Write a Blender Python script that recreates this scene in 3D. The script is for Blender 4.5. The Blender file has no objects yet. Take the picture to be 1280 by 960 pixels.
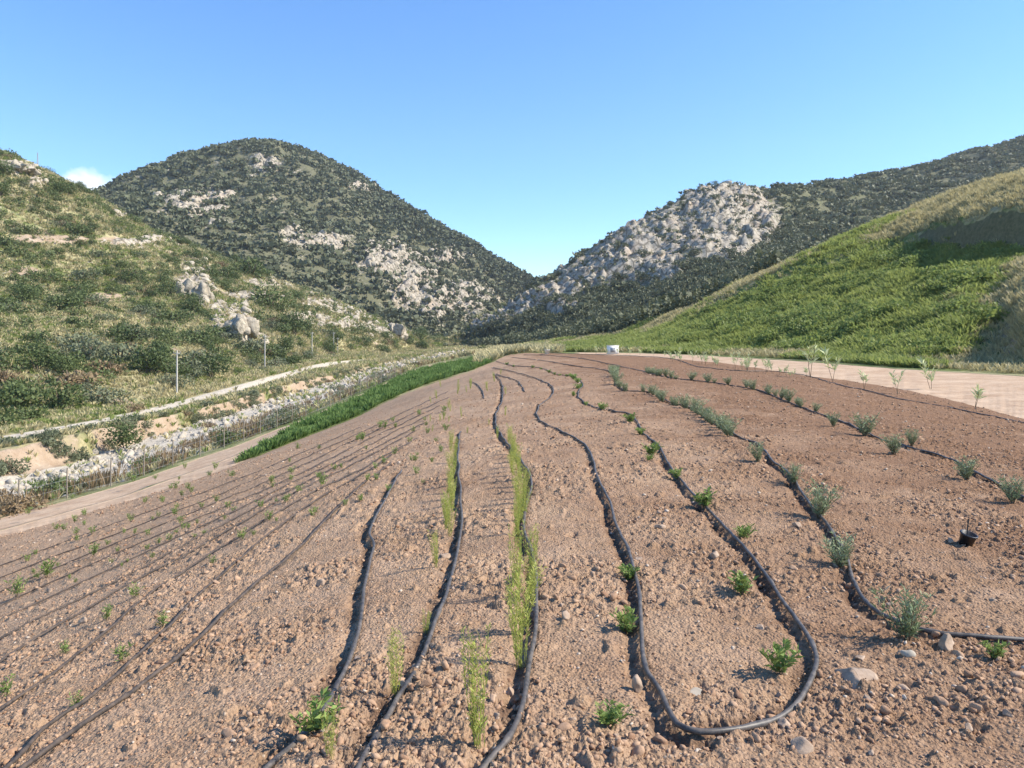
import bpy, math, random
import numpy as np
from mathutils import Vector, Matrix

# ------------------------------------------------------------------ camera, sky, sun, exposure
scene = bpy.context.scene
F, CX, HY, CAMZ = 960.0, 640.0, 430.0, 1.5          # pixel frame 1280x960 of the photograph
SUN_ELEV, SUN_AZ = math.radians(40), math.radians(93)   # azimuth clockwise from +Y (view direction)

cam_d = bpy.data.cameras.new('camera')
cam_d.sensor_width = 36.0
cam_d.lens = 36.0 * F / 1280.0
cam_d.shift_y = -(480 - HY) / 1280.0
cam_d.clip_start, cam_d.clip_end = 0.05, 6000
cam = bpy.data.objects.new('camera', cam_d)
scene.collection.objects.link(cam)
cam.location = (0, 0, CAMZ)
cam.rotation_euler = (math.radians(90), 0, 0)
scene.camera = cam

world = bpy.data.worlds.new('World')
scene.world = world
world.use_nodes = True
nt = world.node_tree
nt.nodes.clear()
wo = nt.nodes.new('ShaderNodeOutputWorld')
bg = nt.nodes.new('ShaderNodeBackground')
sky = nt.nodes.new('ShaderNodeTexSky')
sky.sky_type = 'NISHITA'
sky.sun_disc = False
sky.sun_elevation, sky.sun_rotation = SUN_ELEV, SUN_AZ
sky.air_density, sky.dust_density, sky.ozone_density = 1.0, 0.0, 3.5
sky.altitude = 0
bg.inputs['Strength'].default_value = 0.142
# one small cloud low in the sky, fixed by world direction
tc = nt.nodes.new('ShaderNodeTexCoord')
CD = Vector(((108 - CX) / F, 1, (HY - 236) / F)).normalized()
sub = nt.nodes.new('ShaderNodeVectorMath'); sub.operation = 'SUBTRACT'; sub.inputs[1].default_value = CD
nrm = nt.nodes.new('ShaderNodeVectorMath'); nrm.operation = 'NORMALIZE'
nt.links.new(tc.outputs['Generated'], nrm.inputs[0]); nt.links.new(nrm.outputs[0], sub.inputs[0])
scl = nt.nodes.new('ShaderNodeVectorMath'); scl.operation = 'MULTIPLY'; scl.inputs[1].default_value = (26, 26, 52)
nt.links.new(sub.outputs[0], scl.inputs[0])
ln = nt.nodes.new('ShaderNodeVectorMath'); ln.operation = 'LENGTH'; nt.links.new(scl.outputs[0], ln.inputs[0])
cn = nt.nodes.new('ShaderNodeTexNoise'); cn.inputs['Scale'].default_value = 60; cn.inputs['Detail'].default_value = 6
nt.links.new(nrm.outputs[0], cn.inputs['Vector'])
mA = nt.nodes.new('ShaderNodeMath'); mA.operation = 'MULTIPLY_ADD'; mA.inputs[1].default_value = 1.4; mA.inputs[2].default_value = -0.70
nt.links.new(cn.outputs['Fac'], mA.inputs[0])
mB = nt.nodes.new('ShaderNodeMath'); mB.operation = 'ADD'; nt.links.new(ln.outputs['Value'], mB.inputs[0]); nt.links.new(mA.outputs[0], mB.inputs[1])
cr = nt.nodes.new('ShaderNodeMapRange'); cr.inputs['From Min'].default_value = 1.15; cr.inputs['From Max'].default_value = 0.45
cr.inputs['To Max'].default_value = 0.85
nt.links.new(mB.outputs[0], cr.inputs['Value'])
cm = nt.nodes.new('ShaderNodeMix'); cm.data_type = 'RGBA'
cm.inputs['B'].default_value = (5.2, 5.4, 5.6, 1)
nt.links.new(cr.outputs[0], cm.inputs['Factor'])
hs = nt.nodes.new('ShaderNodeHueSaturation'); hs.inputs['Hue'].default_value = 0.504; hs.inputs['Saturation'].default_value = 1.22; hs.inputs['Value'].default_value = 1.0
nt.links.new(sky.outputs[0], hs.inputs['Color'])
nt.links.new(hs.outputs[0], cm.inputs['A'])
nt.links.new(cm.outputs['Result'], bg.inputs['Color'])
nt.links.new(bg.outputs[0], wo.inputs[0])

sun_d = bpy.data.lights.new('sun', 'SUN')
sun_d.energy, sun_d.angle, sun_d.color = 4.9, math.radians(0.5), (1.0, 0.92, 0.78)
sun = bpy.data.objects.new('sun', sun_d)
scene.collection.objects.link(sun)
sdir = Vector((math.sin(SUN_AZ) * math.cos(SUN_ELEV), math.cos(SUN_AZ) * math.cos(SUN_ELEV), math.sin(SUN_ELEV)))
sun.rotation_euler = sdir.to_track_quat('Z', 'Y').to_euler()
sun.location = (30, 5, 40)

scene.view_settings.view_transform = 'Standard'
scene.view_settings.look = 'None'
scene.view_settings.gamma = 1
scene.view_settings.exposure = 0.92
scene.render.engine = 'CYCLES'
scene.cycles.max_bounces = 4
scene.cycles.transparent_max_bounces = 4

# ------------------------------------------------------------------ helpers
rs = np.random.RandomState(7)
rnd = random.Random(11)
_P = np.random.RandomState(3).permutation(4096)
_ANG = np.random.RandomState(4).rand(4096) * 2 * np.pi
_GX, _GY = np.cos(_ANG), np.sin(_ANG)

def perlin(x, y, seed=0):
    xi = np.floor(x).astype(np.int64); yi = np.floor(y).astype(np.int64)
    xf = x - xi; yf = y - yi
    u = xf * xf * xf * (xf * (xf * 6 - 15) + 10); v = yf * yf * yf * (yf * (yf * 6 - 15) + 10)
    def g(i, j, a, b):
        h = _P[(_P[(i + seed * 37) & 4095] + j) & 4095]
        return _GX[h] * a + _GY[h] * b
    n00 = g(xi, yi, xf, yf); n10 = g(xi + 1, yi, xf - 1, yf)
    n01 = g(xi, yi + 1, xf, yf - 1); n11 = g(xi + 1, yi + 1, xf - 1, yf - 1)
    a = n00 + u * (n10 - n00); b = n01 + u * (n11 - n01)
    return (a + v * (b - a)) * 1.5

def fbm(x, y, oct=4, seed=0, ridged=False, gain=0.5):
    s = np.zeros_like(x, dtype=float); a = 1.0; t = 0
    for o in range(oct):
        n = perlin(x * 2 ** o + 17.3 * o, y * 2 ** o - 9.1 * o, seed + o)
        if ridged: n = 1 - 2 * np.abs(n)
        s += a * n; t += a; a *= gain
    return s / t

def sstep(a, b, x):
    t = np.clip((x - a) / (b - a), 0, 1)
    return t * t * (3 - 2 * t)

def mesh_np(name, V, faces, smooth=False):
    """faces: (n,3) or (n,4) int array"""
    me = bpy.data.meshes.new(name)
    V = np.asarray(V, dtype=np.float32); faces = np.asarray(faces, dtype=np.int32)
    n, w = faces.shape
    me.vertices.add(len(V)); me.vertices.foreach_set('co', V.ravel())
    me.loops.add(n * w); me.loops.foreach_set('vertex_index', faces.ravel())
    me.polygons.add(n)
    me.polygons.foreach_set('loop_start', np.arange(0, n * w, w, dtype=np.int32))
    if smooth: me.polygons.foreach_set('use_smooth', np.ones(n, dtype=bool))
    me.update(calc_edges=True)
    return me

def attr(me, name, vals):
    a = me.attributes.new(name, 'FLOAT', 'POINT')
    a.data.foreach_set('value', np.asarray(vals, dtype=np.float32))

def link(name, me, mat, parent=None, **kw):
    o = bpy.data.objects.new(name, me)
    scene.collection.objects.link(o)
    if mat is not None and not me.materials: me.materials.append(mat)
    if parent is not None: o.parent = parent
    for k, v in kw.items(): o[k] = v
    return o

def thing(name, loc, label, cat, group=None, rz=0, s=1.0):
    o = bpy.data.objects.new(name, None); scene.collection.objects.link(o)
    o.location = loc; o.rotation_euler = (0, 0, rz); o.scale = (s, s, s)
    o.empty_display_size = 0.1
    o['label'] = label; o['category'] = cat
    if group: o['group'] = group
    return o

def dup(root, loc, rz, s, label, group=None):
    r = root.copy(); scene.collection.objects.link(r)
    tl = 0.16 if loc[2] > -2 else 0.05
    r.location = loc; r.rotation_euler = (rnd.uniform(-tl, tl), rnd.uniform(-tl, tl), rz); r.scale = (s * rnd.uniform(.85, 1.2), s * rnd.uniform(.85, 1.2), s)
    r['label'] = label
    if group: r['group'] = group
    elif 'group' in r: del r['group']
    for ch in list(root.children):
        c = ch.copy(); scene.collection.objects.link(c); c.parent = r
    return r

def grid_faces(nr, nc):
    i = np.arange(nr * nc).reshape(nr, nc)
    return np.stack([i[:-1, :-1], i[:-1, 1:], i[1:, 1:], i[1:, :-1]], -1).reshape(-1, 4)

# ------------------------------------------------------------------ materials
def nodes(mat):
    mat.use_nodes = True
    n = mat.node_tree; n.nodes.clear()
    out = n.nodes.new('ShaderNodeOutputMaterial')
    b = n.nodes.new('ShaderNodeBsdfPrincipled')
    n.links.new(b.outputs[0], out.inputs[0])
    return n, b

class NB:
    def __init__(s, mat): s.t, s.b = nodes(mat); s.n = s.t.nodes
    def _set(s, sock, v):
        if isinstance(v, bpy.types.NodeSocket): s.t.links.new(v, sock)
        elif isinstance(v, tuple) and len(v) == 3 and sock.type == 'RGBA': sock.default_value = (*v, 1)
        else: sock.default_value = v
    def attr(s, name):
        a = s.n.new('ShaderNodeAttribute'); a.attribute_name = name; return a.outputs['Fac']
    def pos(s):
        return s.n.new('ShaderNodeNewGeometry').outputs['Position']
    def objc(s):
        return s.n.new('ShaderNodeTexCoord').outputs['Object']
    def noise(s, vec, scale, detail=4, rough=0.6, dist=0.0):
        x = s.n.new('ShaderNodeTexNoise'); s._set(x.inputs['Vector'], vec)
        x.inputs['Scale'].default_value = scale; x.inputs['Detail'].default_value = detail
        x.inputs['Roughness'].default_value = rough; x.inputs['Distortion'].default_value = dist
        return x.outputs['Fac']
    def voro(s, vec, scale, out='Distance', feature='F1'):
        x = s.n.new('ShaderNodeTexVoronoi'); s._set(x.inputs['Vector'], vec)
        x.feature = feature; x.inputs['Scale'].default_value = scale; return x.outputs[out]
    def scale(s, vec, v):
        x = s.n.new('ShaderNodeVectorMath'); x.operation = 'MULTIPLY'; s._set(x.inputs[0], vec); x.inputs[1].default_value = v
        return x.outputs[0]
    def math(s, op, a, b=0.0, clamp=False):
        x = s.n.new('ShaderNodeMath'); x.operation = op; x.use_clamp = clamp
        s._set(x.inputs[0], a); s._set(x.inputs[1], b); return x.outputs[0]
    def rng(s, v, a, b, c=0.0, d=1.0):
        x = s.n.new('ShaderNodeMapRange'); s._set(x.inputs['Value'], v)
        for k, w in zip(('From Min', 'From Max', 'To Min', 'To Max'), (a, b, c, d)): x.inputs[k].default_value = w
        return x.outputs[0]
    def mix(s, f, a, b, mode='MIX'):
        x = s.n.new('ShaderNodeMix'); x.data_type = 'RGBA'; x.blend_type = mode
        s._set(x.inputs['Factor'], f); s._set(x.inputs['A'], a); s._set(x.inputs['B'], b)
        return x.outputs['Result']
    def bump(s, h, strength, dist):
        x = s.n.new('ShaderNodeBump'); s._set(x.inputs['Height'], h)
        x.inputs['Strength'].default_value = strength; x.inputs['Distance'].default_value = dist
        return x.outputs[0]
    def fin(s, col, rough=0.9, normal=None, spec=0.2, trans=0.0):
        s._set(s.b.inputs['Base Color'], col); s._set(s.b.inputs['Roughness'], rough)
        s.b.inputs['Specular IOR Level'].default_value = spec
        if normal is not None: s._set(s.b.inputs['Normal'], normal)

M = {}
def newmat(name):
    m = bpy.data.materials.new(name); M[name] = m; return NB(m)

# tilled soil
b = newmat('soil'); P = b.pos()
n1 = b.noise(P, 0.35, 4); n2 = b.noise(P, 5, 6, 0.7); n3 = b.noise(P, 38, 5, 0.75); v1 = b.voro(P, 62)
c = b.mix(b.rng(n1, 0.35, 0.65), (0.325, 0.212, 0.130), (0.415, 0.285, 0.186))
c = b.mix(b.rng(n2, 0.40, 0.68), c, (0.40, 0.275, 0.188))
sx = b.n.new('ShaderNodeSeparateXYZ'); b.t.links.new(P, sx.inputs[0])
wet = b.rng(b.math('ADD', b.math('MULTIPLY', sx.outputs['X'], 0.16), b.math('MULTIPLY', b.noise(P, 0.8, 5, 0.65), 2.4)), 0.95, 2.0)
c = b.mix(b.math('MULTIPLY', wet, 0.80), c, (0.185, 0.100, 0.056))
c = b.mix(b.math('MULTIPLY', b.rng(n3, 0.52, 0.72), 0.7), c, (0.13, 0.068, 0.04))
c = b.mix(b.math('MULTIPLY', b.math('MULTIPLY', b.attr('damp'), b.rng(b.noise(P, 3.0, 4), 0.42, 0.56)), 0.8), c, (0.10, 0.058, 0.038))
c = b.mix(b.rng(b.noise(P, 1.7, 5, 0.7), 0.60, 0.75), c, (0.44, 0.30, 0.20))
vc = b.voro(P, 62, 'Color')
c = b.mix(b.math('MULTIPLY', b.rng(vc, 0.86, 0.9), b.rng(v1, 0.5, 0.3)), c, (0.44, 0.34, 0.25))
h = b.math('ADD', b.math('MULTIPLY', n3, 0.7), b.math('MULTIPLY', b.rng(v1, 0.7, 0.0), 0.45))
b.fin(c, 0.95, b.bump(h, 1.0, 0.018), 0.1)

b = newmat('clod'); P = b.pos(); t = b.attr('tint')
n3 = b.noise(P, 60, 4)
c = b.mix(b.rng(t, 0, 0.8), (0.22, 0.122, 0.072), (0.40, 0.262, 0.17))
c = b.mix(b.rng(t, 0.95, 0.97), c, (0.48, 0.40, 0.32))
c = b.mix(b.math('MULTIPLY', b.rng(n3, 0.4, 0.7), 0.3), c, (0.46, 0.33, 0.24))
b.fin(c, 0.95, b.bump(n3, 0.5, 0.006), 0.1)

# hills, valley, mountains: one material driven by ground-cover attributes
b = newmat('terrain'); P = b.pos()
rock, soil, bed, road, green, dark = [b.attr(k) for k in ('rock', 'soil', 'bed', 'road', 'green', 'scrub')]
nb_ = b.noise(P, 0.06, 5); nm = b.noise(P, 0.5, 6, 0.7); nf = b.noise(P, 3.2, 5, 0.75)
straw = b.mix(b.rng(nf, 0.35, 0.7), (0.27, 0.24, 0.125), (0.45, 0.39, 0.235))
grn = b.mix(b.rng(nf, 0.35, 0.7), (0.085, 0.115, 0.035), (0.18, 0.205, 0.07))
c = b.mix(b.rng(b.math('ADD', green, b.math('MULTIPLY', b.math('SUBTRACT', nm, 0.5), 1.6)), 0.35, 0.65), straw, grn)
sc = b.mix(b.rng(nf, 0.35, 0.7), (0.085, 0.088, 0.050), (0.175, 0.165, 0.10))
c = b.mix(b.rng(b.math('ADD', dark, b.math('MULTIPLY', b.math('SUBTRACT', nm, 0.5), 1.2)), 0.4, 0.6), c, sc)  # scrub cover, plus the shade painted on the right ledge
so = b.mix(b.rng(nm, 0.35, 0.7), (0.30, 0.215, 0.145), (0.42, 0.335, 0.25))
so = b.mix(b.math('MULTIPLY', b.rng(nf, 0.5, 0.7), 0.5), so, (0.22, 0.15, 0.09))
c = b.mix(b.rng(b.math('ADD', soil, b.math('MULTIPLY', b.math('SUBTRACT', nm, 0.5), 0.9)), 0.42, 0.6), c, so)
rk = b.mix(b.rng(nm, 0.35, 0.65), (0.27, 0.24, 0.195), (0.45, 0.40, 0.325))
rk = b.mix(b.rng(b.noise(b.scale(P, (1, 1, 0.35)), 0.9, 5, 0.7), 0.52, 0.66), rk, (0.17, 0.145, 0.11))
crk = b.voro(b.mix(0.12, b.scale(P, (0.30, 0.30, 0.16)), b.noise(P, 0.4, 3)) if False else b.scale(P, (0.26, 0.26, 0.13)), 1.0, 'Distance', 'DISTANCE_TO_EDGE')
rk = b.mix(b.math('MULTIPLY', b.rng(b.math('ADD', crk, b.math('MULTIPLY', b.math('SUBTRACT', nf, 0.5), 0.22)), 0.10, 0.02), 0.85), rk, (0.10, 0.088, 0.066))
rk = b.mix(b.math('MULTIPLY', b.rng(nb_, 0.5, 0.7), 0.4), rk, (0.45, 0.33, 0.24))
c = b.mix(b.rng(b.math('ADD', rock, b.math('MULTIPLY', b.math('ADD', b.math('SUBTRACT', nm, 0.5), b.math('MULTIPLY', b.math('SUBTRACT', nf, 0.5), 0.6)), 2.0)), 0.50, 0.62), c, rk)
bd = b.mix(b.rng(nf, 0.35, 0.7), (0.40, 0.35, 0.275), (0.58, 0.52, 0.43))
c = b.mix(b.rng(b.math('ADD', bed, b.math('MULTIPLY', b.math('SUBTRACT', nm, 0.5), 1.5)), 0.42, 0.6), c, bd)
nr_ = b.noise(P, 1.1, 7, 0.72)
rd = b.mix(b.rng(nr_, 0.35, 0.65), (0.37, 0.25, 0.165), (0.52, 0.385, 0.27))
rd = b.mix(b.rng(b.noise(P, 22, 3, 0.8), 0.58, 0.75), rd, (0.27, 0.18, 0.12))
c = b.mix(b.rng(b.math('ADD', road, b.math('MULTIPLY', b.math('SUBTRACT', nf, 0.5), 0.35)), 0.42, 0.58), c, rd)
h = b.math('ADD', b.math('MULTIPLY', nm, 1.0), b.math('MULTIPLY', nf, 0.35))
hm = b.math('MULTIPLY', h, b.rng(road, 0.2, 0.8, 1.0, 0.3))
b.fin(c, 0.95, b.bump(hm, 0.6, 0.5), 0.08)

def leafmat(name, c0, c1, trans=0.25, rough=0.6, dry=None):
    """foliage: per-plant tint plus fine noise, with some light passing through the leaves"""
    b = newmat(name); t = b.attr('tint')
    n = b.noise(b.objc(), 23, 2)
    oi = b.n.new('ShaderNodeObjectInfo')
    f = b.math('ADD', b.math('MULTIPLY', t, 0.6), b.math('MULTIPLY', oi.outputs['Random'], 0.4))
    c = b.mix(f, c0, c1)
    c = b.mix(b.math('MULTIPLY', b.rng(n, 0.4, 0.7), 0.3), c, tuple(min(1, v * 1.45) for v in c1))
    if dry: c = b.mix(b.rng(t, 0.85, 0.95), c, dry)
    b.fin(c, rough, None, 0.25)
    tr = b.n.new('ShaderNodeBsdfTranslucent'); b._set(tr.inputs[0], c)
    ms = b.n.new('ShaderNodeMixShader'); ms.inputs[0].default_value = trans
    out = [x for x in b.n if x.type == 'OUTPUT_MATERIAL'][0]
    b.t.links.new(b.b.outputs[0], ms.inputs[1]); b.t.links.new(tr.outputs[0], ms.inputs[2]); b.t.links.new(ms.outputs[0], out.inputs[0])

leafmat('scrub', (0.070, 0.095, 0.036), (0.155, 0.185, 0.070), 0.25, dry=(0.21, 0.18, 0.10))
leafmat('far_scrub', (0.052, 0.066, 0.038), (0.150, 0.157, 0.085), 0.18)
leafmat('bush', (0.048, 0.074, 0.027), (0.125, 0.158, 0.055), 0.25)
leafmat('olive', (0.095, 0.115, 0.062), (0.18, 0.195, 0.115), 0.25)
leafmat('dry_bush', (0.15, 0.105, 0.06), (0.25, 0.18, 0.10), 0.2)
leafmat('weed', (0.12, 0.18, 0.045), (0.33, 0.36, 0.115), 0.45, dry=(0.36, 0.31, 0.14))
leafmat('strip', (0.075, 0.15, 0.035), (0.20, 0.28, 0.09), 0.4, dry=(0.30, 0.25, 0.12))
leafmat('straw', (0.32, 0.28, 0.14), (0.55, 0.48, 0.28), 0.3)
leafmat('lavender', (0.15, 0.205, 0.10), (0.31, 0.355, 0.205), 0.2, dry=(0.36, 0.33, 0.24))
leafmat('feathery', (0.24, 0.30, 0.05), (0.50, 0.50, 0.14), 0.35, dry=(0.42, 0.36, 0.18))
leafmat('seedling', (0.11, 0.185, 0.04), (0.26, 0.33, 0.10), 0.3)
leafmat('sapling', (0.30, 0.36, 0.15), (0.58, 0.62, 0.36), 0.25)

def plain(name, c0, c1, sc, rough=0.8, spec=0.2, bump=0.0, bd=0.01):
    b = newmat(name); P = b.objc(); n = b.noise(P, sc, 5, 0.7)
    b.fin(b.mix(b.rng(n, 0.35, 0.68), c0, c1), rough, b.bump(n, bump, bd) if bump else None, spec)
plain('bark', (0.10, 0.075, 0.05), (0.19, 0.15, 0.10), 30, bump=0.5)
plain('pipe', (0.035, 0.032, 0.032), (0.15, 0.125, 0.105), 16, 0.5, 0.4)
plain('dusty_pipe', (0.035, 0.030, 0.028), (0.12, 0.09, 0.07), 16, 0.7, 0.3)
plain('pole_wood', (0.36, 0.34, 0.30), (0.52, 0.50, 0.45), 12, bump=0.3)
plain('galv', (0.25, 0.25, 0.25), (0.38, 0.38, 0.37), 20, 0.5, 0.5)
plain('post', (0.19, 0.16, 0.13), (0.30, 0.26, 0.21), 20)
plain('stone', (0.27, 0.19, 0.135), (0.42, 0.32, 0.24), 14, bump=0.6, bd=0.01)
plain('pale_stone', (0.30, 0.26, 0.205), (0.50, 0.445, 0.365), 2, bump=0.6, bd=0.02)
plain('boulder', (0.27, 0.23, 0.175), (0.50, 0.44, 0.345), 1.1, bump=0.9, bd=0.4)
plain('black_plastic', (0.010, 0.010, 0.013), (0.030, 0.028, 0.032), 20, 0.4, 0.5)
plain('white_paint', (0.72, 0.72, 0.70), (0.82, 0.82, 0.80), 6, 0.5, 0.4)
plain('grey_panel', (0.22, 0.24, 0.26), (0.34, 0.36, 0.38), 6, 0.5, 0.4)

# ------------------------------------------------------------------ field surface (thin plate through surveyed points)
FP = [(0, 0, 0), (-1.2, 2.5, -0.06), (1.5, 2.5, 0.0), (-3, 4.5, -0.62), (-6, 9, -1.72), (0, 8, 0.02), (4, 6, 0.0), (2, 14, 0.12),
      (-2.2, 10, -0.28), (0, -8, 0), (-9, -4, -2.6), (9, -4, 0), (-10, 5, -2.9), (8, 8, -0.05), (0, 25, 0.15), (0, 45, 0.35), (5, 40, 0.42), (-5, 26, -1.25)]
K0Y = [(-700, 14), (-300, 19), (0, 24), (150, 28), (285, 33), (450, 45), (520, 54), (600, 65), (640, 75), (750, 65), (870, 48), (1000, 32), (1280, 17), (1600, 12), (2000, 9)]
for px, py, Y in [(-700, 850, 14), (-300, 738, 19), (0, 675, 24), (150, 632, 28), (285, 585, 33), (450, 520, 45), (520, 487, 54), (600, 460, 65), (640, 441, 75),
                  (750, 443, 65), (870, 451, 48), (1000, 469, 32), (1280, 524, 17), (1600, 574, 12), (2000, 633, 9)]:
    FP.append(((px - CX) / F * Y, Y, CAMZ + (HY - py) / F * Y))
FP = np.array(FP, float)
def _tps(r2): return 0.5 * r2 * np.log(r2 + 1e-9)
_n = len(FP)
_d2 = ((FP[:, None, :2] - FP[None, :, :2]) ** 2).sum(-1)
_A = np.zeros((_n + 3, _n + 3)); _A[:_n, :_n] = _tps(_d2) + np.eye(_n) * 1.5
_A[:_n, _n] = 1; _A[:_n, _n + 1:] = FP[:, :2]; _A[_n:, :_n] = _A[:_n, _n:].T
_W = np.linalg.solve(_A, np.concatenate([FP[:, 2], [0, 0, 0]]))
def zf(x, y):
    x = np.asarray(x, float); y = np.asarray(y, float)
    z = _W[_n] + _W[_n + 1] * x + _W[_n + 2] * y
    for i in range(_n): z = z + _W[i] * _tps((x - FP[i, 0]) ** 2 + (y - FP[i, 1]) ** 2)
    return z
_z00 = float(zf(0.0, 1.5))

_k0px = np.array([k[0] for k in K0Y], float); _k0y = np.log([k[1] for k in K0Y])
def smooth_interp(px, kp, kv, sig=14):
    offs = np.linspace(-2, 2, 9); w = np.exp(-offs ** 2 / 2); w /= w.sum()
    return sum(wi * np.interp(px + o * sig, kp, kv) for o, wi in zip(offs, w))
def Y0(px):
    px = np.asarray(px, float); return np.exp(smooth_interp(px, _k0px, _k0y) + 0.014 * perlin(px * 0.045, px * 0) + 0.008 * perlin(px * 0.15, px * 0 + 5))

_YS = np.exp(np.linspace(math.log(1.0), math.log(90), 700))
def unproj(px, py):
    """the point of the field seen at a photograph pixel"""
    u = (px - CX) / F; e = (HY - py) / F
    d = zf(u * _YS, _YS) - (CAMZ + e * _YS)
    i = np.where((d[1:] >= 0) & (d[:-1] < 0))[0]
    lim = float(Y0(np.array([px]))[0]) * 1.02
    if len(i) == 0: Y = lim
    else:
        j = i[0]; t = -d[j] / (d[j + 1] - d[j]); Y = _YS[j] + t * (_YS[j + 1] - _YS[j])
    return u * Y, Y

def catmull(pts, sub=10):
    P = np.array(pts, float); P = np.vstack([2 * P[0] - P[1], P, 2 * P[-1] - P[-2]])
    out = []
    for i in range(1, len(P) - 2):
        p0, p1, p2, p3 = P[i - 1], P[i], P[i + 1], P[i + 2]
        for t in np.linspace(0, 1, sub, endpoint=False):
            out.append(0.5 * ((2 * p1) + (-p0 + p2) * t + (2 * p0 - 5 * p1 + 4 * p2 - p3) * t * t + (-p0 + 3 * p1 - 3 * p2 + p3) * t ** 3))
    out.append(P[-2]); return np.array(out)

PIPES = [  # px, py of each hose in the photograph, and how it reads
    ([(684, 441.5), (740, 443.5), (800, 446), (840, 449), (874, 459), (922, 464), (971, 465), (1012, 471), (1046, 481), (1098, 492), (1132, 501), (1184, 510), (1235, 520), (1290, 531), (1400, 552)],
     'black hose nearest the tan road, topmost on the right, beside the pale saplings'),
    ([(655, 444), (690, 445), (728, 449), (760, 455), (800, 464), (840, 473), (885, 478), (919, 484), (953, 490), (991, 506), (1032, 520), (1063, 532), (1101, 549), (1149, 563), (1191, 576), (1228, 595), (1252, 607), (1290, 626), (1400, 670)],
     'black hose second from the tan road, lined with round grey-green lavender bushes'),
    ([(640, 447), (682, 452), (718, 458), (755, 463), (768, 470), (771, 482), (783, 489), (815, 492), (840, 504), (864, 511), (902, 532), (926, 549), (947, 557), (964, 576), (991, 599), (1012, 630), (1039, 667), (1057, 695), (1067, 730), (1085, 758), (1112, 776), (1150, 791), (1200, 798), (1290, 801), (1420, 800)],
     'black hose bending sharply to the right edge past the largest lavender bush'),
    ([(620, 452), (643, 458), (674, 460), (698, 469), (718, 472), (729, 482), (723, 490), (726, 501), (749, 511), (769, 515), (790, 520), (806, 544), (826, 561), (838, 586), (881, 633), (919, 674), (953, 712), (984, 760), (1010, 800), (1019, 832), (1008, 863), (991, 887), (957, 906), (909, 919), (874, 922), (848, 914), (835, 895),
      (825, 868), (808, 838), (800, 791), (800, 740), (792, 710), (778, 675), (764, 633), (747, 599), (738, 566), (720, 549), (685, 532), (672, 521), (674, 509), (689, 496), (690, 484), (668, 473), (641, 465), (615, 460)],
     'long black hose turning back in a wide U loop in the foreground'),
    ([(560, 1030), (603, 965), (637, 925), (654, 883), (663, 832), (670, 773), (671, 729), (666, 694), (656, 667), (655, 645), (661, 623), (664, 600), (655, 583), (646, 570), (624, 541), (620, 520), (628, 500), (627, 480), (618, 468)],
     'black hose with the tall feathery yellow-green plants beside it, left of the U loop'),
    ([(425, 1030), (449, 965), (474, 921), (496, 880), (524, 832), (548, 773), (565, 722), (576, 665), (577, 640), (574, 599), (573, 565), (576, 540)],
     'black hose running almost straight up the middle beside the thin feathery row'),
    ([(280, 1030), (335, 968), (370, 935), (403, 894), (431, 846), (452, 773), (457, 729), (467, 684), (463, 662), (482, 626), (501, 590)],
     'short black hose with a kink near the middle, ending at the bare soil'),
    ([(-40, 1020), (35, 965), (100, 915), (150, 880), (210, 835), (260, 790), (280, 768), (330, 725), (370, 690), (405, 655), (445, 617), (490, 578)],
     'dusty black hose sweeping diagonally from the bottom left corner, rightmost of the left pipes'),
    ([(-50, 1020), (10, 965), (60, 910), (110, 878), (170, 825), (210, 787), (240, 757), (300, 700), (350, 660), (410, 620), (470, 583), (520, 550)],
     'dusty black hose just left of the long diagonal hose at the bottom left'),
    ([(-60, 945), (0, 893), (60, 850), (130, 797), (170, 762), (230, 716), (300, 671), (370, 630), (450, 588), (510, 556)], 'dusty black hose third from the right among the left pipes'),
    ([(-70, 900), (-20, 848), (30, 812), (80, 782), (130, 752), (180, 722), (230, 696), (300, 657), (370, 617), (450, 577), (520, 540)], 'thin hose on the left slope behind three small seedlings'),
    ([(-60, 838), (0, 802), (80, 762), (150, 727), (230, 684), (300, 647), (370, 609), (450, 570), (530, 530)], 'thin hose on the left slope, sixth below the dirt road'),
    ([(-60, 810), (0, 779), (100, 732), (200, 684), (300, 637), (370, 602), (450, 563), (540, 518)], 'thin hose on the left slope, fifth below the dirt road'),
    ([(-60, 787), (0, 759), (100, 715), (215, 664), (300, 627), (370, 595), (450, 556), (550, 508)], 'thin hose on the left slope, fourth below the dirt road'),
    ([(-60, 766), (0, 741), (100, 700), (220, 651), (300, 618), (450, 549), (560, 498)], 'thin hose on the left slope, third below the dirt road'),
    ([(-60, 746), (0, 724), (120, 678), (260, 625), (360, 583), (450, 542), (560, 490)], 'thin hose on the left slope, second below the dirt road'),
    ([(-60, 729), (0, 708), (150, 654), (290, 603), (370, 570), (450, 535)], 'thin hose on the left slope, first below the dirt road'),
    ([(588, 477), (597, 482), (603, 490), (605, 499)], 'short far hose curving down near the top left of the field'),
    ([(620, 469), (640, 474), (650, 480), (655, 490)], 'short far hose left of the S-bend near the top of the field'),
]
PIPE_R = 0.0125
pipe_paths = []
for pts, lab in PIPES:
    d = catmull(pts, 10)
    W = np.array([unproj(a, b_) for a, b_ in d])
    # resample densely and wobble slightly
    seg = np.hypot(*np.diff(W, axis=0).T); s = np.concatenate([[0], np.cumsum(seg)])
    n = max(20, int(s[-1] / 0.025)); n = min(n, 2600)
    t = np.linspace(0, s[-1], n)
    X = np.interp(t, s, W[:, 0]); Yv = np.interp(t, s, W[:, 1])
    X = X + 0.012 * perlin(t * 1.3, t * 0 + len(pipe_paths) * 7.7) * np.sqrt(np.maximum(Yv, 1) / 4)
    pipe_paths.append((X, Yv, lab))

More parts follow.
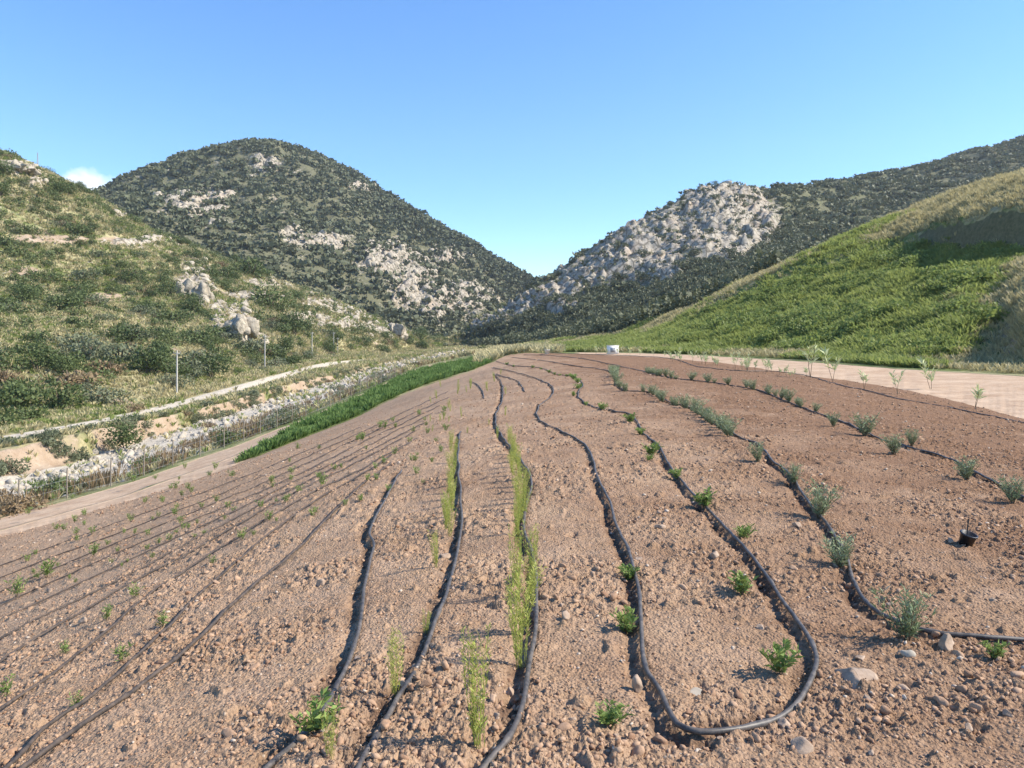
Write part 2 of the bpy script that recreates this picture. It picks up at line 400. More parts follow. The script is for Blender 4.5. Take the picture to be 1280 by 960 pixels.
# field mesh: columns are directions from the viewpoint, rows run outward to the field's edge
pxc = np.concatenate([np.linspace(-700, -120, 50), np.linspace(-112, 1392, 1060), np.linspace(1400, 2000, 50)])
uc = (pxc - CX) / F
NR = 1130; LY = math.log(1.15)
lnY0 = np.log(Y0(pxc))
sg = np.linspace(0, 1, NR)
YY = np.exp(LY + sg[:, None] * (lnY0[None, :] - LY)); XX = YY * uc[None, :]
ZB = zf(XX, YY)
fade = 1 - sstep(0.97, 1.0, sg)[:, None]
macro = 0.03 * fbm(XX * 0.5, YY * 0.5, 3, 1) + 0.016 * fbm(XX * 2.1, YY * 2.1, 3, 5)
cl = 0.014 * np.maximum(fbm(XX * 9, YY * 9, 3, 9), -0.1) + 0.011 * np.maximum(fbm(XX * 24, YY * 24, 3, 13), -0.15) * 1.3
patch = sstep(-0.25, 0.35, fbm(XX * 0.9, YY * 0.9, 2, 21))
cl += 0.0045 * fbm(XX * 60, YY * 60, 2, 17, True) + 0.006 * fbm(XX * 16, YY * 16, 2, 19, True)
hol = -0.035 * sstep(0.42, 0.62, fbm(XX * 3.1, YY * 3.1, 3, 83)) + 0.022 * sstep(0.30, 0.5, fbm(XX * 5.3, YY * 5.3, 3, 87))
DZ = macro * 1.4 + cl * (0.75 + 1.25 * patch) + hol
# furrows beside the hoses
fur = np.zeros_like(DZ)
def col_of(u): return np.interp(u * F + CX, pxc, np.arange(len(pxc)))
for ip, (X, Yv, lab) in enumerate(pipe_paths):
    dx = np.gradient(X); dy = np.gradient(Yv); L = np.hypot(dx, dy) + 1e-9
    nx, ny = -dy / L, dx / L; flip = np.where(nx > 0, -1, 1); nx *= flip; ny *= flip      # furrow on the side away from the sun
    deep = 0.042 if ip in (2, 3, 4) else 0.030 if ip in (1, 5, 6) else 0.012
    wob = 1 + 0.6 * perlin(np.arange(len(X)) * 0.045, np.zeros(len(X)) + ip)
    step = 1
    for i in range(0, len(X), step):
        if Yv[i] > 9 and i % 3: continue
        if X[i] / Yv[i] < -0.78 or X[i] / Yv[i] > 0.78: continue
        R = 0.14
        for (ox, amp, w) in ((0.050, -deep * wob[i], 0.045),):
            cx_, cy_ = X[i] + nx[i] * ox, Yv[i] + ny[i] * ox
            c0 = col_of(np.array([cx_ / cy_]))[0]; rr = (math.log(cy_) - LY) / (np.interp(c0, np.arange(len(pxc)), lnY0) - LY) * (NR - 1)
            hw = int(2.3 * w / (cy_ * 0.00148)) + 1; hh = int(2.3 * w / cy_ / ((np.interp(c0, np.arange(len(pxc)), lnY0) - LY) / (NR - 1))) + 1
            a0, a1 = max(0, int(rr) - hh), min(NR, int(rr) + hh + 1); b0, b1 = max(0, int(c0) - hw), min(len(pxc), int(c0) + hw + 1)
            if a1 <= a0 or b1 <= b0: continue
            k = amp * np.exp(-((XX[a0:a1, b0:b1] - cx_) ** 2 + (YY[a0:a1, b0:b1] - cy_) ** 2) / (2 * (w * 0.75) ** 2))
            sl = fur[a0:a1, b0:b1]
            if amp < 0: np.minimum(sl, k, out=sl)
            else: np.copyto(sl, np.where((sl >= 0) & (k > sl), k, sl))
DZ = DZ + fur * (0.8 + 0.5 * fbm(XX * 11, YY * 11, 2, 71))
ZZ = ZB + DZ * fade
V = np.stack([XX, YY, ZZ], -1).reshape(-1, 3)
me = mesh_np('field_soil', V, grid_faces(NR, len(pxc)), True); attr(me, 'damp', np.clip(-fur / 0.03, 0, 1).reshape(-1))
link('field', me, M['soil'], kind='structure')

def fz(x, y, base=False):
    """height of the field mesh"""
    if base: return float(zf(x, y))
    c = float(col_of(np.array([x / y]))[0]); l0 = float(np.interp(c, np.arange(len(pxc)), lnY0))
    r = (math.log(max(y, 1.2)) - LY) / (l0 - LY) * (NR - 1)
    r = min(max(r, 0), NR - 1.001); c = min(max(c, 0), len(pxc) - 1.001)
    i, j = int(r), int(c); a, b_ = r - i, c - j
    return float(ZZ[i, j] * (1 - a) * (1 - b_) + ZZ[i + 1, j] * a * (1 - b_) + ZZ[i, j + 1] * (1 - a) * b_ + ZZ[i + 1, j + 1] * a * b_)

# ground under and behind the viewpoint
gx, gy = np.meshgrid(np.linspace(-30, 30, 121), np.linspace(-25, 14, 79))
gz = zf(gx, gy) - 0.05 - 0.6 * sstep(0.9, 2.2, gy) + 0.02 * fbm(gx, gy, 3, 2)
gz = np.where(gy > 1.0, np.minimum(gz, gz - 0.25 * (gy - 1.0)), gz)
me = mesh_np('ground_mesh', np.stack([gx, gy, gz], -1).reshape(-1, 3), grid_faces(*gx.shape), True)
link('ground', me, M['soil'], kind='structure')

# ------------------------------------------------------------------ valley, hills and mountains: a surface lofted through surveyed lines
K = [None,
 [(-700,840,17),(-300,728,22),(0,664,26),(150,622,30.5),(285,574,37),(374,534,46),(450,501,56),(520,466,75),(600,449,90),(640,440,82),(700,440.5,78),(780,441,68),(870,444,56),(1000,452,42),(1130,462,33),(1280,471,27),(1600,482,20),(2000,500,15)],
 [(-700,825,19.5),(-300,712,26),(0,648,30),(150,607,35.5),(285,560,44),(374,526,54),(450,493,66),(520,460,88),(600,442,120),(640,438,100),(780,439.5,76),(870,441,62),(1000,446,48),(1130,455,38),(1280,465,31),(1600,476,24),(2000,490,19)],
 [(-700,785,23),(-300,677,33),(0,638,39),(150,592,48),(285,543,64),(374,510,84),(430,487,108),(520,456,160),(600,439,200),(640,437,125),(780,436,90),(870,420,74),(1000,400,64),(1130,380,54),(1264,371,45),(1284,398,33.6),(1600,370,28),(2000,360,25)],
 [(-700,700,29),(-300,640,41),(0,598,50),(85,583,56),(200,545,74),(300,515,92),(374,490,122),(430,473,150),(480,457,200),(560,440,290),(600,437,290),(640,436.5,150),(780,430,105),(870,400,90),(924,375,83),(1016,345,79),(1098,318,76),(1160,312,72),(1205,311,64),(1280,312,57),(1600,260,45),(2000,250,38)],
 [(-700,670,31),(-300,605,43.5),(0,563,52.3),(100,542,61),(200,523,76),(300,499,94),(374,477,126),(430,466,156),(480,453,210),(560,439,300),(600,436,300),(640,436,180),(780,427,120),(870,396,94),(924,364,87.5),(1016,323,83.5),(1098,304,80),(1160,287,74.5),(1205,275,65.4),(1280,260,58.3),(1600,215,47),(2000,200,40)],
 [(-700,655,33),(-300,588,47),(0,556,59),(100,540,67),(200,519,83),(300,492,106),(400,462,160),(430,457,185),(480,450,230),(560,438,312),(600,435,315),(640,435,210),(780,420,140),(870,385,108),(924,355,100),(1016,316,96),(1098,278,98),(1200,238,94),(1280,215,90),(1600,160,84),(2000,140,84)],
 [(-700,650,35),(-300,583,50),(0,546,63.5),(100,529,72.5),(200,508,90),(300,481,116),(400,454,174),(430,451,200),(480,448,245),(560,437,322),(600,434,325),(640,434,240),(780,416,175),(870,392,145),(924,368,140),(1016,335,140),(1098,300,145),(1200,262,150),(1280,245,150),(1600,200,150),(2000,180,150)],
 [(-700,620,44),(-300,560,62),(0,528,76),(100,517,83),(220,496,100),(330,463,150),(390,449,190),(417,442,230),(480,440,270),(560,436,335),(600,432,335),(640,430,280),(780,412,230),(870,395,220),(1016,345,210),(1280,270,220),(1600,220,220),(2000,200,220)],
 [(-700,330,130),(-300,340,150),(0,360,170),(200,395,180),(330,405,205),(430,425,250),(500,428,295),(560,433,342),(600,425,342),(640,415,320),(700,400,300),(780,380,300),(870,345,300),(950,325,320),(1016,310,340),(1100,285,390),(1280,230,430),(1600,170,440),(2000,150,440)],
 [(-700,60,240),(-300,120,250),(0,190,260),(50,212,265),(120,247,270),(190,290,275),(320,341,290),(430,380,305),(500,412,320),(560,430,350),(600,405,352),(640,378,362),(680,348,380),(740,310,400),(800,275,420),(860,243,440),(885,232,448),(905,230,450),(930,236,458),(960,238,480),(1050,228,560),(1150,210,600),(1240,185,640),(1280,175,660),(1600,110,700),(2000,80,700)],
 [(-700,200,330),(0,300,370),(120,300,370),(320,370,380),(430,400,390),(500,418,395),(560,431,400),(600,425,430),(640,410,450),(700,390,480),(900,300,600),(1280,230,800),(2000,200,800)],
 [(-700,290,480),(0,290,520),(120,280,520),(200,262,530),(330,265,550),(450,310,560),(560,375,560),(600,400,560),(640,415,580),(700,410,600),(900,330,760),(1280,260,950),(2000,230,950)],
 [(-700,330,650),(0,282,700),(100,252,700),(130,240,700),(200,208,720),(280,183,740),(330,177,750),(380,187,750),(430,210,750),(500,255,740),(560,290,730),(620,325,720),(668,350,710),(700,375,705),(760,410,720),(900,380,900),(1280,300,1100),(2000,280,1100)],
 [(-700,380,900),(330,300,950),(668,415,900),(900,420,1100),(2000,400,1300)],
]
tpx = np.concatenate([np.linspace(-700, -70, 45), np.arange(-62, 1343, 1.9), np.linspace(1350, 2000, 45)])
tu = (tpx - CX) / F
LYK = np.zeros((15, len(tpx))); ZK = np.zeros_like(LYK)
LYK[0] = np.log(Y0(tpx)); ZK[0] = zf(tu * np.exp(LYK[0]), np.exp(LYK[0]))
for k in range(1, 15):
    a = np.array(K[k], float); sg_ = 9 if k in (10, 13) else 14
    LYK[k] = np.maximum(smooth_interp(tpx, a[:, 0], np.log(a[:, 2]), sg_), LYK[k - 1] + 0.02)
    ZK[k] = CAMZ + (HY - smooth_interp(tpx, a[:, 0], a[:, 1], sg_)) / F * np.exp(LYK[k])
def pchip(V, kk):
    """V (n, cols) at integer knots -> values at fractional kk"""
    n = V.shape[0]; d = np.diff(V, axis=0); m = np.zeros_like(V)
    pr = d[1:] * d[:-1]
    m[1:-1] = np.where(pr > 0, 2 * pr / np.where(np.abs(d[1:] + d[:-1]) > 1e-9, d[1:] + d[:-1], 1), 0)
    m[0] = d[0]; m[-1] = d[-1]
    i = np.clip(kk.astype(int), 0, n - 2); t = (kk - i)[:, None]
    h00 = 2 * t ** 3 - 3 * t ** 2 + 1; h10 = t ** 3 - 2 * t ** 2 + t; h01 = -2 * t ** 3 + 3 * t ** 2; h11 = t ** 3 - t ** 2
    return h00 * V[i] + h10 * m[i] + h01 * V[i + 1] + h11 * m[i + 1]
rows_per = [14, 14, 40, 40, 30, 30, 22, 34, 120, 150, 26, 100, 160, 16]
kk = np.concatenate([np.linspace(k, k + 1, r, endpoint=False) for k, r in enumerate(rows_per)] + [[14.0]])
TY = np.exp(pchip(LYK, kk)); TZ = pchip(ZK, kk); TX = TY * tu[None, :]
KK = np.repeat(kk[:, None], len(tpx), 1); PX = np.repeat(tpx[None, :], len(kk), 0)
left = 1 - sstep(560, 640, PX); right = 1 - left
def band(a, b_, w=0.12): return sstep(a - w, a + w, KK) * (1 - sstep(b_ - w, b_ + w, KK))
wx = 0.12 * fbm(TX * 0.15, TY * 0.15, 3, 31)
Kw = KK + wx
def bandw(a, b_, w=0.12): return sstep(a - w, a + w, Kw) * (1 - sstep(b_ - w, b_ + w, Kw))
# relief
ampL = np.interp(kk, [0, 0.3, 2.0, 2.4, 3, 4, 5, 5.8, 7.2, 8, 8.5, 9.5, 10.4, 11, 11.6, 13, 14], [0, .03, .04, .22, .18, .3, .25, .04, .05, .25, 1.1, 1.8, 1.6, 3, 6, 6.5, 7])[:, None]
ampR = np.interp(kk, [0, 0.3, 1.2, 2.2, 3, 4.0, 6, 7.5, 8.5, 9.2, 10, 11, 14], [0, .02, .03, .25, .5, .5, .7, 1.2, 2.5, 5, 5.0, 5, 7])[:, None]
amp = ampL * left + ampR * right
sc_ = np.clip(amp * 9, 2.2, 70)
ampf = right * band(2.3, 6.2, 0.3)
lvl = np.zeros_like(TX)
for s_, lo, hi in ((3.0, 0, 0.4), (7.0, 0.25, 1.2), (16.0, 0.8, 2.6), (42.0, 2.0, 99)):
    w = sstep(lo * 0.7, lo * 1.3 + 1e-3, amp) * (1 - sstep(hi * 0.7, hi * 1.3, amp)) if lo > 0 else 1 - sstep(hi * 0.7, hi * 1.3, amp)
    lvl += w * (0.75 * fbm(TX / s_, TY / s_, 5, int(s_) + 3) + 0.35 * fbm(TX / s_ * 1.3, TY / s_ * 1.3, 4, int(s_) + 8, True))
relief = amp * lvl
relief += ampf * (0.9 * fbm((TX + 0.9 * TY) / 26, (TX - 1.1 * TY) / 7, 4, 151, True) - 0.5 + 0.35 * fbm(TX / 2.2, TY / 2.2, 3, 153))
relief += sstep(10.8, 11.5, KK) * (10 * fbm(TX / 130, TY / 130, 4, 161, True) + 3.5 * fbm(TX / 45, TY / 45, 3, 163, True))
relief += right * sstep(8.2, 9, KK) * 5 * fbm((TX - TY * .3) / 60, TY / 90, 3, 167, True)
e_vis = (TZ - CAMZ) / TY
PYv = HY - F * e_vis
def spot(cx, cy, rx, ry, k0, k1):
    return np.exp(-(((PX - cx) / rx) ** 2 + ((PYv - cy) / ry) ** 2)) * sstep(k0 - .05, k0 + .05, KK) * (1 - sstep(k1 - .05, k1 + .05, KK))
rockm = np.zeros_like(TX)
for a in [(925,285,44,34,8.3,10.4),(865,285,50,30,8.3,10.4),(800,335,50,13,8.3,10.4),(760,352,40,12,8.3,10.4),(900,320,40,12,8.3,10.4),(245,265,42,24,11,14),(252,243,22,8,11,14),(368,315,13,11,11,14),(400,320,28,10,11,14),(495,338,45,20,11,14),(565,385,40,24,11,14),(520,372,30,16,11,14),(560,322,25,12,11,14),(330,215,16,8,11,14),(465,236,22,8,11,14),
          (240,355,22,17,8,10.2),(262,383,14,8,8,10.2),(288,402,26,20,8,10.2),(425,372,42,14,8,10.3),(455,386,40,10,8,10.3),(525,404,25,9,8,10.3),(375,352,50,5,8,10.3),(180,300,40,5,8,10.3),(320,372,30,6,8,10.2),(450,405,30,8,8,10.2),(490,405,30,16,8,10.3),(340,352,40,6,8,10.3),(22,208,30,9,8,10.3),(50,225,16,6,8,10.3),(158,262,16,6,8,10.4),(390,400,30,10,8,10.2),(320,425,20,8,8,10),
          (905,262,50,34,8.3,10.4),(850,300,44,22,8.3,10.4),(905,305,50,20,8.3,10.4),(690,372,34,10,8.3,10.4),(640,390,30,11,8.3,10.4),(662,380,24,9,8.3,10.4),(722,360,40,12,8.3,10.4),(600,405,20,7,8.3,10.4),(770,335,40,14,8.3,10.4),(735,345,34,14,8.3,10.4),(790,312,36,18,8.3,10.4),(700,400,22,6,8.3,10.3),(610,412,22,7,8.3,10.4),(820,350,30,8,8.3,10.4)]:
    rockm = np.maximum(rockm, spot(*a))
warp = fbm(TX / 14, TY / 14, 4, 55)
strat = fbm((TX + TY * 0.4) / 30, (TZ * 1.0 - TX * 0.55) / 7, 4, 61)      # tilted beds
rn = fbm(TX / 22, TY / 22, 5, 77)
farL = sstep(10.8, 11.2, KK); hillL = left * sstep(8, 8.4, KK) * (1 - sstep(10.3, 10.8, KK)); mtR = right * sstep(8.0, 8.8, KK)
rock = rockm * (0.95 + 0.35 * right) + 0.55 * np.maximum(warp, strat * .8) * rockm + 0.12 * 0
rock += farL * (0.24 + 0.9 * np.maximum(rn, 0) * sstep(-0.1, 0.3, strat) + 0.15 * strat - 0.22 * sstep(430, 600, PX) * sstep(0, 70, 0.57 * (PX - 430) + 210 + 60 - PYv)) * left
rock += hillL * (0.28 + 0.6 * np.maximum(rn, 0))
rock += mtR * (0.30 + 0.55 * np.maximum(strat, 0) * (1 - sstep(940, 1000, PX)) - 0.15 * sstep(940, 1000, PX))
rock = np.clip(rock, 0, 1.2)
relief += np.where(KK > 8, 1, 0) * sstep(0.5, 0.9, rock) * np.clip(amp, 0.5, 5) * (0.4 + 0.9 * strat + 0.7 * fbm((TX + TZ) / 9, (TZ - TX * .6) / 5, 4, 91) + 0.7 * np.round(2.2 * fbm(TX / 14, TY / 14, 3, 93)) / 2.2)
TZ = TZ + relief * sstep(0, 0.3, KK)
# keep the surveyed ridge lines where the photograph has them
def ridge_fix(k, p0, p1, wgt=1.0):
    global TZ
    sel = (tpx > p0) & (tpx < p1)
    rowsel = (kk > k - 0.9) & (kk < k + 0.6)
    cur = ((TZ[rowsel] - CAMZ) / TY[rowsel]).max(0); a = np.array(K[k], float)
    tgt = (HY - smooth_interp(tpx, a[:, 0], a[:, 1], 9)) / F
    off = tgt - cur
    ker = np.exp(-np.linspace(-2, 2, 25) ** 2); ker /= ker.sum(); off = np.convolve(np.pad(off, 12, 'edge'), ker, 'valid')
    wk = np.interp(kk, [k - 1, k, k + 1], [0, 1, 0])[:, None]
    edge = (sstep(p0, p0 + 30, tpx) * (1 - sstep(p1 - 30, p1, tpx)))[None, :]
    TZ = TZ + wk * edge * off[None, :] * TY * wgt
ridge_fix(10, -400, 560); ridge_fix(10, 590, 1700); ridge_fix(13, 60, 720); ridge_fix(6, 850, 1700)
me = mesh_np('terrain', np.stack([TX, TY, TZ], -1).reshape(-1, 3), grid_faces(len(kk), len(tpx)), True)
soil_m = left * (bandw(3.95, 5.0, 0.1) * (0.62 + 0.6 * fbm(TX / 6, TY / 6, 3, 5)) + hillL * sstep(0.18, 0.42, fbm(TX / 26, TY / 26 + TZ / 9, 4, 12)) * 0.75)
for a in [(60,300,75,8,8,10.2),(130,372,30,7,8,10.2),(150,300,40,8,8,10.2),(110,415,45,3,8,10),(210,440,20,5,8,10),(30,340,26,7,8,10),(150,505,25,8,7,8.6)]:
    soil_m = np.maximum(soil_m, 1.0 * spot(*a))
soil_m = np.maximum(soil_m, right * spot(1262, 420, 22, 40, 2, 4.5) * 0.7)
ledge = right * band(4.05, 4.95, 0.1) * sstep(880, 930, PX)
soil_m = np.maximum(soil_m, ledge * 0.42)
bed_m = left * bandw(2.75, 4.0, 0.12) * (0.78 + 0.5 * fbm(TX / 5, TY / 9, 4, 44))
bed_m = np.maximum(bed_m, left * bandw(2.3, 3.0, .1) * 0.45)
path_m = (1 - sstep(430, 500, PX)) * sstep(5.95, 6.05, KK) * (1 - sstep(6.95, 7.08, KK))
bed_m = np.maximum(bed_m, path_m * 1.1)
road_m = left * bandw(1.05, 1.95, 0.10) * (1 - sstep(540, 600, PX))
road_m = np.maximum(road_m, left * (1 - sstep(290, 340, PX)) * (1 - sstep(0.9, 1.1, KK)))
road_m = np.maximum(road_m, sstep(680, 760, PX) * (1 - sstep(0.95, 1.1, KK)))
gn = fbm(TX / 18, TY / 18, 4, 23)
green_m = np.where(left > 0.5, 0.55 + 0.6 * gn, 0.62 + 0.5 * gn)
green_m = green_m + right * 0.15 * sstep(2, 3, KK) - right * 0.32 * sstep(1100, 1300, PX) * sstep(4.8, 5.2, KK) - 0.15 * right * sstep(1180, 1280, PX)
green_m = green_m - left * 0.1 * band(5, 8)
scrub_shade_m = farL * 0.9 + hillL * (0.05 + 0.4 * gn) + mtR * 0.62
scrub_shade_m = scrub_shade_m + right * band(6.5, 8.5) * 0.7 + ledge * 1.3 * sstep(1120, 1180, PX)  # shade under the ledge painted in as dark cover
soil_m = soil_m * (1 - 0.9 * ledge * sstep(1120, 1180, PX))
for nme, v in (('rock', rock), ('soil', soil_m), ('bed', bed_m), ('road', road_m), ('green', green_m), ('scrub', scrub_shade_m)):
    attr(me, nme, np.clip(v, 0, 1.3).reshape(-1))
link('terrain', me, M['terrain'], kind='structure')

_cidx = np.arange(len(tpx))
def tz(x, y):
    c = float(np.interp(x / y * F + CX, tpx, _cidx)); j = min(int(c), len(tpx) - 2); b_ = c - j
    za = np.interp(y, TY[:, j], TZ[:, j]); zb = np.interp(y, TY[:, j + 1], TZ[:, j + 1])
    return float(za * (1 - b_) + zb * b_)
def at_k(px, k):
    """world point at a direction and a loft line"""
    j = int(np.argmin(abs(tpx - px))); y = float(np.interp(k, kk, TY[:, j])); x = (px - CX) / F * y
    return Vector((x, y, tz(x, y)))
# what is seen from the path
E = (TZ - CAMZ) / TY
rm = np.maximum.accumulate(E, 0)
# field in front hides part as well
fe = np.array([(ZZ[:, int(round(float(np.interp(p, pxc, np.arange(len(pxc))))))] - CAMZ).max() * 0 for p in tpx])
vis = E >= rm - 0.006
PYn = HY - F * E
def pick(px, py, kmin=0.0):
    """nearest terrain point seen at a photograph pixel"""
    j = int(np.argmin(abs(tpx - px)))
    ok = (kk >= kmin)
    r = np.where((PYn[:, j] <= py) & ok)[0]
    i = r[0] if len(r) else int(np.argmin(abs(PYn[:, j] - py)))
    y = TY[i, j]; x = (px - CX) / F * y
    return Vector((x, y, tz(x, y)))

# ------------------------------------------------------------------ templates for clumps
def ico(sub=1):
    import bmesh
    bm = bmesh.new(); bmesh.ops.create_icosphere(bm, subdivisions=sub, radius=1)
    bm.verts.ensure_lookup_table()
    v = np.array([p.co[:] for p in bm.verts]); f = np.array([[q.index for q in p.verts] for p in bm.faces]); bm.free()
    return v, f
IC1, IC2, IC3 = ico(1), ico(2), ico(3)

def rock_shape(r, base=IC1, rough=0.22, flat=0.7, cuts=11):
    """block with flat broken faces"""
    v, f = base; v = v.copy() * (1 + 0.25 * (r.rand(len(v), 1) - 0.5) * (rough > 0.1))
    d = r.randn(cuts, 3); d /= np.linalg.norm(d, axis=1)[:, None]
    lim = 0.42 + 0.38 * r.rand(cuts)
    for i in range(cuts):
        p = v @ d[i]; v = v - np.maximum(p - lim[i], 0)[:, None] * d[i]
    v *= np.array([1.25, 0.7 + 0.4 * r.rand(), flat * 1.2])
    return v, f

def crown_shape(r, n, leaf, flat=0.75, lobes=5, wid=0.55):
    """clump of leaf faces filling several lobes; the origin is on the ground"""
    c = r.randn(lobes, 3) * np.array([.42, .42, .22]); c[:, 2] = np.abs(c[:, 2]) + 0.42
    rad = 0.42 + 0.25 * r.rand(lobes)
    li = r.randint(0, lobes, n); d = r.randn(n, 3); d /= np.linalg.norm(d, axis=1)[:, None]
    p = c[li] + d * (rad[li] * (0.45 + 0.6 * r.rand(n) ** 0.5))[:, None]
    p[:, 2] = np.abs(p[:, 2] * flat)
    a = r.randn(n, 3); a /= np.linalg.norm(a, axis=1)[:, None]
    a = a * 0.7 + d * 0.4
    b_ = np.cross(a, d + 0.35 * r.randn(n, 3)); b_ /= np.linalg.norm(b_, axis=1)[:, None] + 1e-9
    s = leaf * (0.6 + 0.8 * r.rand(n))[:, None]
    v = np.stack([p - a * s, p + b_ * s * wid, p + a * s, p - b_ * s * wid], 1).reshape(-1, 3)
    v[:, 2] = np.maximum(v[:, 2], -0.05)
    f = np.arange(4 * n).reshape(n, 4)
    t = np.repeat(np.clip(0.5 + 0.22 * r.randn(n), 0, 0.84), 4)
    return v, f, t

def tuft_shape(r, n, h, spread, w):
    """blades standing up from one root"""
    a = r.rand(n) * 2 * np.pi; lean = spread * r.rand(n) ** 0.7; hh = h * (0.6 + 0.5 * r.rand(n))
    base = np.stack([np.cos(a) * spread * 0.25, np.sin(a) * spread * 0.25, np.zeros(n)], -1) * r.rand(n, 1)
    tip = base + np.stack([np.cos(a) * lean, np.sin(a) * lean, hh], -1)
    mid = (base + tip) / 2 + np.array([0, 0, 1]) * (hh * 0.12)[:, None]
    ph = r.rand(n) * np.pi; sd = np.stack([np.cos(ph), np.sin(ph), np.zeros(n)], -1) * w
    v = np.stack([base, mid - sd, tip, mid + sd], 1).reshape(-1, 3)
    return v, np.arange(4 * n).reshape(n, 4), np.repeat(0.84 * r.rand(n), 4)

def scatter(name, temps, pos, scale, mat, label=None, cat=None, squash=None, tint=None, tilt=0.0, seed=1, kind='stuff'):
    r = np.random.RandomState(seed); n = len(pos)
    ang = r.rand(n) * 2 * np.pi; which = r.randint(0, len(temps), n)
    Vs, Fs, Ts = [], [], []; off = 0
    for ti, T in enumerate(temps):
        idx = np.where(which == ti)[0]
        if len(idx) == 0: continue
        v, f = T[0], T[1]; tt = T[2] if len(T) > 2 else np.zeros(len(v)) + 0.5
        c, s = np.cos(ang[idx]), np.sin(ang[idx])
        x = v[None, :, 0] * c[:, None] - v[None, :, 1] * s[:, None]; y = v[None, :, 0] * s[:, None] + v[None, :, 1] * c[:, None]
        z = np.repeat(v[None, :, 2], len(idx), 0)
        if tilt:
            q = (r.rand(len(idx), 1) - .5) * 2 * tilt; x, z = x * np.cos(q) + z * np.sin(q), -x * np.sin(q) + z * np.cos(q)
        W = np.stack([x, y, z], -1) * np.asarray(scale)[idx, None, None]
        if squash is not None: W[..., 2] *= np.asarray(squash)[idx, None]
        W += pos[idx, None, :]
        Vs.append(W.reshape(-1, 3)); nv = len(v)
        Fs.append((f[None] + (np.arange(len(idx)) * nv)[:, None, None] + off).reshape(-1, f.shape[1])); off += nv * len(idx)
        base = (tint[idx] if tint is not None else r.rand(len(idx)))[:, None]
        Ts.append(np.clip(0.55 * base + 0.45 * tt[None], 0, 1).reshape(-1) if len(T) > 2 else np.repeat(base, nv, 1).reshape(-1))
    me = mesh_np(name, np.concatenate(Vs), np.concatenate(Fs)); attr(me, 'tint', np.concatenate(Ts))
    kw = {'kind': kind}
    if label: kw['label'] = label; kw['category'] = cat
    return link(name, me, mat, **kw)

# area weights of the terrain cells
dA = np.zeros_like(TX)
ex = np.stack([TX[1:, 1:] - TX[:-1, :-1], TY[1:, 1:] - TY[:-1, :-1], TZ[1:, 1:] - TZ[:-1, :-1]], -1)
ey = np.stack([TX[1:, :-1] - TX[:-1, 1:], TY[1:, :-1] - TY[:-1, 1:], TZ[1:, :-1] - TZ[:-1, 1:]], -1)
dA[:-1, :-1] = 0.5 * np.linalg.norm(np.cross(ex, ey), axis=-1)
inpic = (PX > -160) & (PX < 1440)
def sample_cells(weight, n, seed):
    r = np.random.RandomState(seed); w = (weight * dA * inpic).ravel(); w = np.maximum(w, 0)
    c = np.cumsum(w); c /= c[-1]; i = np.searchsorted(c, r.rand(n)); rr, cc = np.unravel_index(i, TX.shape)
    rr = np.minimum(rr, TX.shape[0] - 2); cc = np.minimum(cc, TX.shape[1] - 2)
    a, b_ = r.rand(n), r.rand(n)
    def bl(A): return A[rr, cc] * (1 - a) * (1 - b_) + A[rr + 1, cc] * a * (1 - b_) + A[rr, cc + 1] * (1 - a) * b_ + A[rr + 1, cc + 1] * a * b_
    return np.stack([bl(TX), bl(TY), bl(TZ)], -1), rr, cc

r0 = np.random.RandomState(5)
far_t = [crown_shape(r0, 22, 0.40, 0.8, 3, 0.75) for _ in range(6)]
mid_t = [crown_shape(r0, 60, 0.25, 0.8, 4, 0.7) for _ in range(6)]
fine_t = [crown_shape(r0, 170, 0.13, 0.8, 5, 0.65) for _ in range(6)]

# scrub on the distant mountains
denseShadeR = sstep(-25, 60, 0.66 * (PX - 430) + 210 + 40 - PYv) * 0 + sstep(40, -30, PYv - (0.60 * (PX - 430) + 232)) * sstep(400, 470, PX)  # right flank: denser scrub, tinted darker to paint in its shade
w = farL * (PX < 780) * vis * (1.0 - 0.62 * sstep(0.45, 0.8, rock)) * (1 - sstep(13.1, 13.4, KK)) * (0.12 + sstep(-0.35, 0.35, fbm(TX / 11, TY / 11, 3, 140)) + 1.2 * denseShadeR)
p, rr, cc = sample_cells(w, 13500, 41)
scatter('mountain_scrub', far_t, p - np.array([0, 0, 0.3]), 0.9 + 3.4 * r0.rand(len(p)) ** 2.6, M['far_scrub'], 'dark evergreen scrub covering the big rounded mountain', 'scrub', tint=np.clip((0.5 + 0.9 * gn[rr, cc] + 0.2 * r0.randn(len(p))) * (1 - 0.9 * denseShadeR[rr, cc]), 0, 1), seed=2)
w = mtR * vis * (KK < 10.25) * (1.0 - 0.66 * sstep(0.42, 0.7, rock)) * (0.6 + sstep(-0.4, 0.3, gn)) + right * (KK > 6.6) * (KK < 8.8) * vis * 1.3
w = w * (0.25 + sstep(-0.3, 0.35, fbm(TX / 9, TY / 9, 3, 141)))
p, rr, cc = sample_cells(w, 11500, 43)
scatter('ridge_scrub', mid_t[:4] + far_t, p - np.array([0, 0, 0.3]), (0.7 + 2.4 * r0.rand(len(p)) ** 2.4) * (1 - 0.3 * sstep(0.4, 0.7, rock[rr, cc])), M['far_scrub'], 'dark scrub and low trees over the rocky right mountain', 'scrub', tint=np.clip(0.45 + 0.9 * gn[rr, cc] + 0.22 * r0.randn(len(p)), 0, 1), seed=3)
# dark thicket at the foot of the right mountain, behind the field
w = vis * (PX > 590) * (PX < 1000) * (KK > 6.3) * (KK < 9.3) * (1 - 0.95 * sstep(0.4, 0.7, rock))
p, rr, cc = sample_cells(w, 2600, 44)
scatter('thicket', fine_t, p - np.array([0, 0, 0.3]), 1.5 + 2.4 * r0.rand(len(p)) ** 1.4, M['far_scrub'], 'dark evergreen thicket in the valley behind the field', 'thicket', tint=0.25 + 0.4 * r0.rand(len(p)), seed=4)
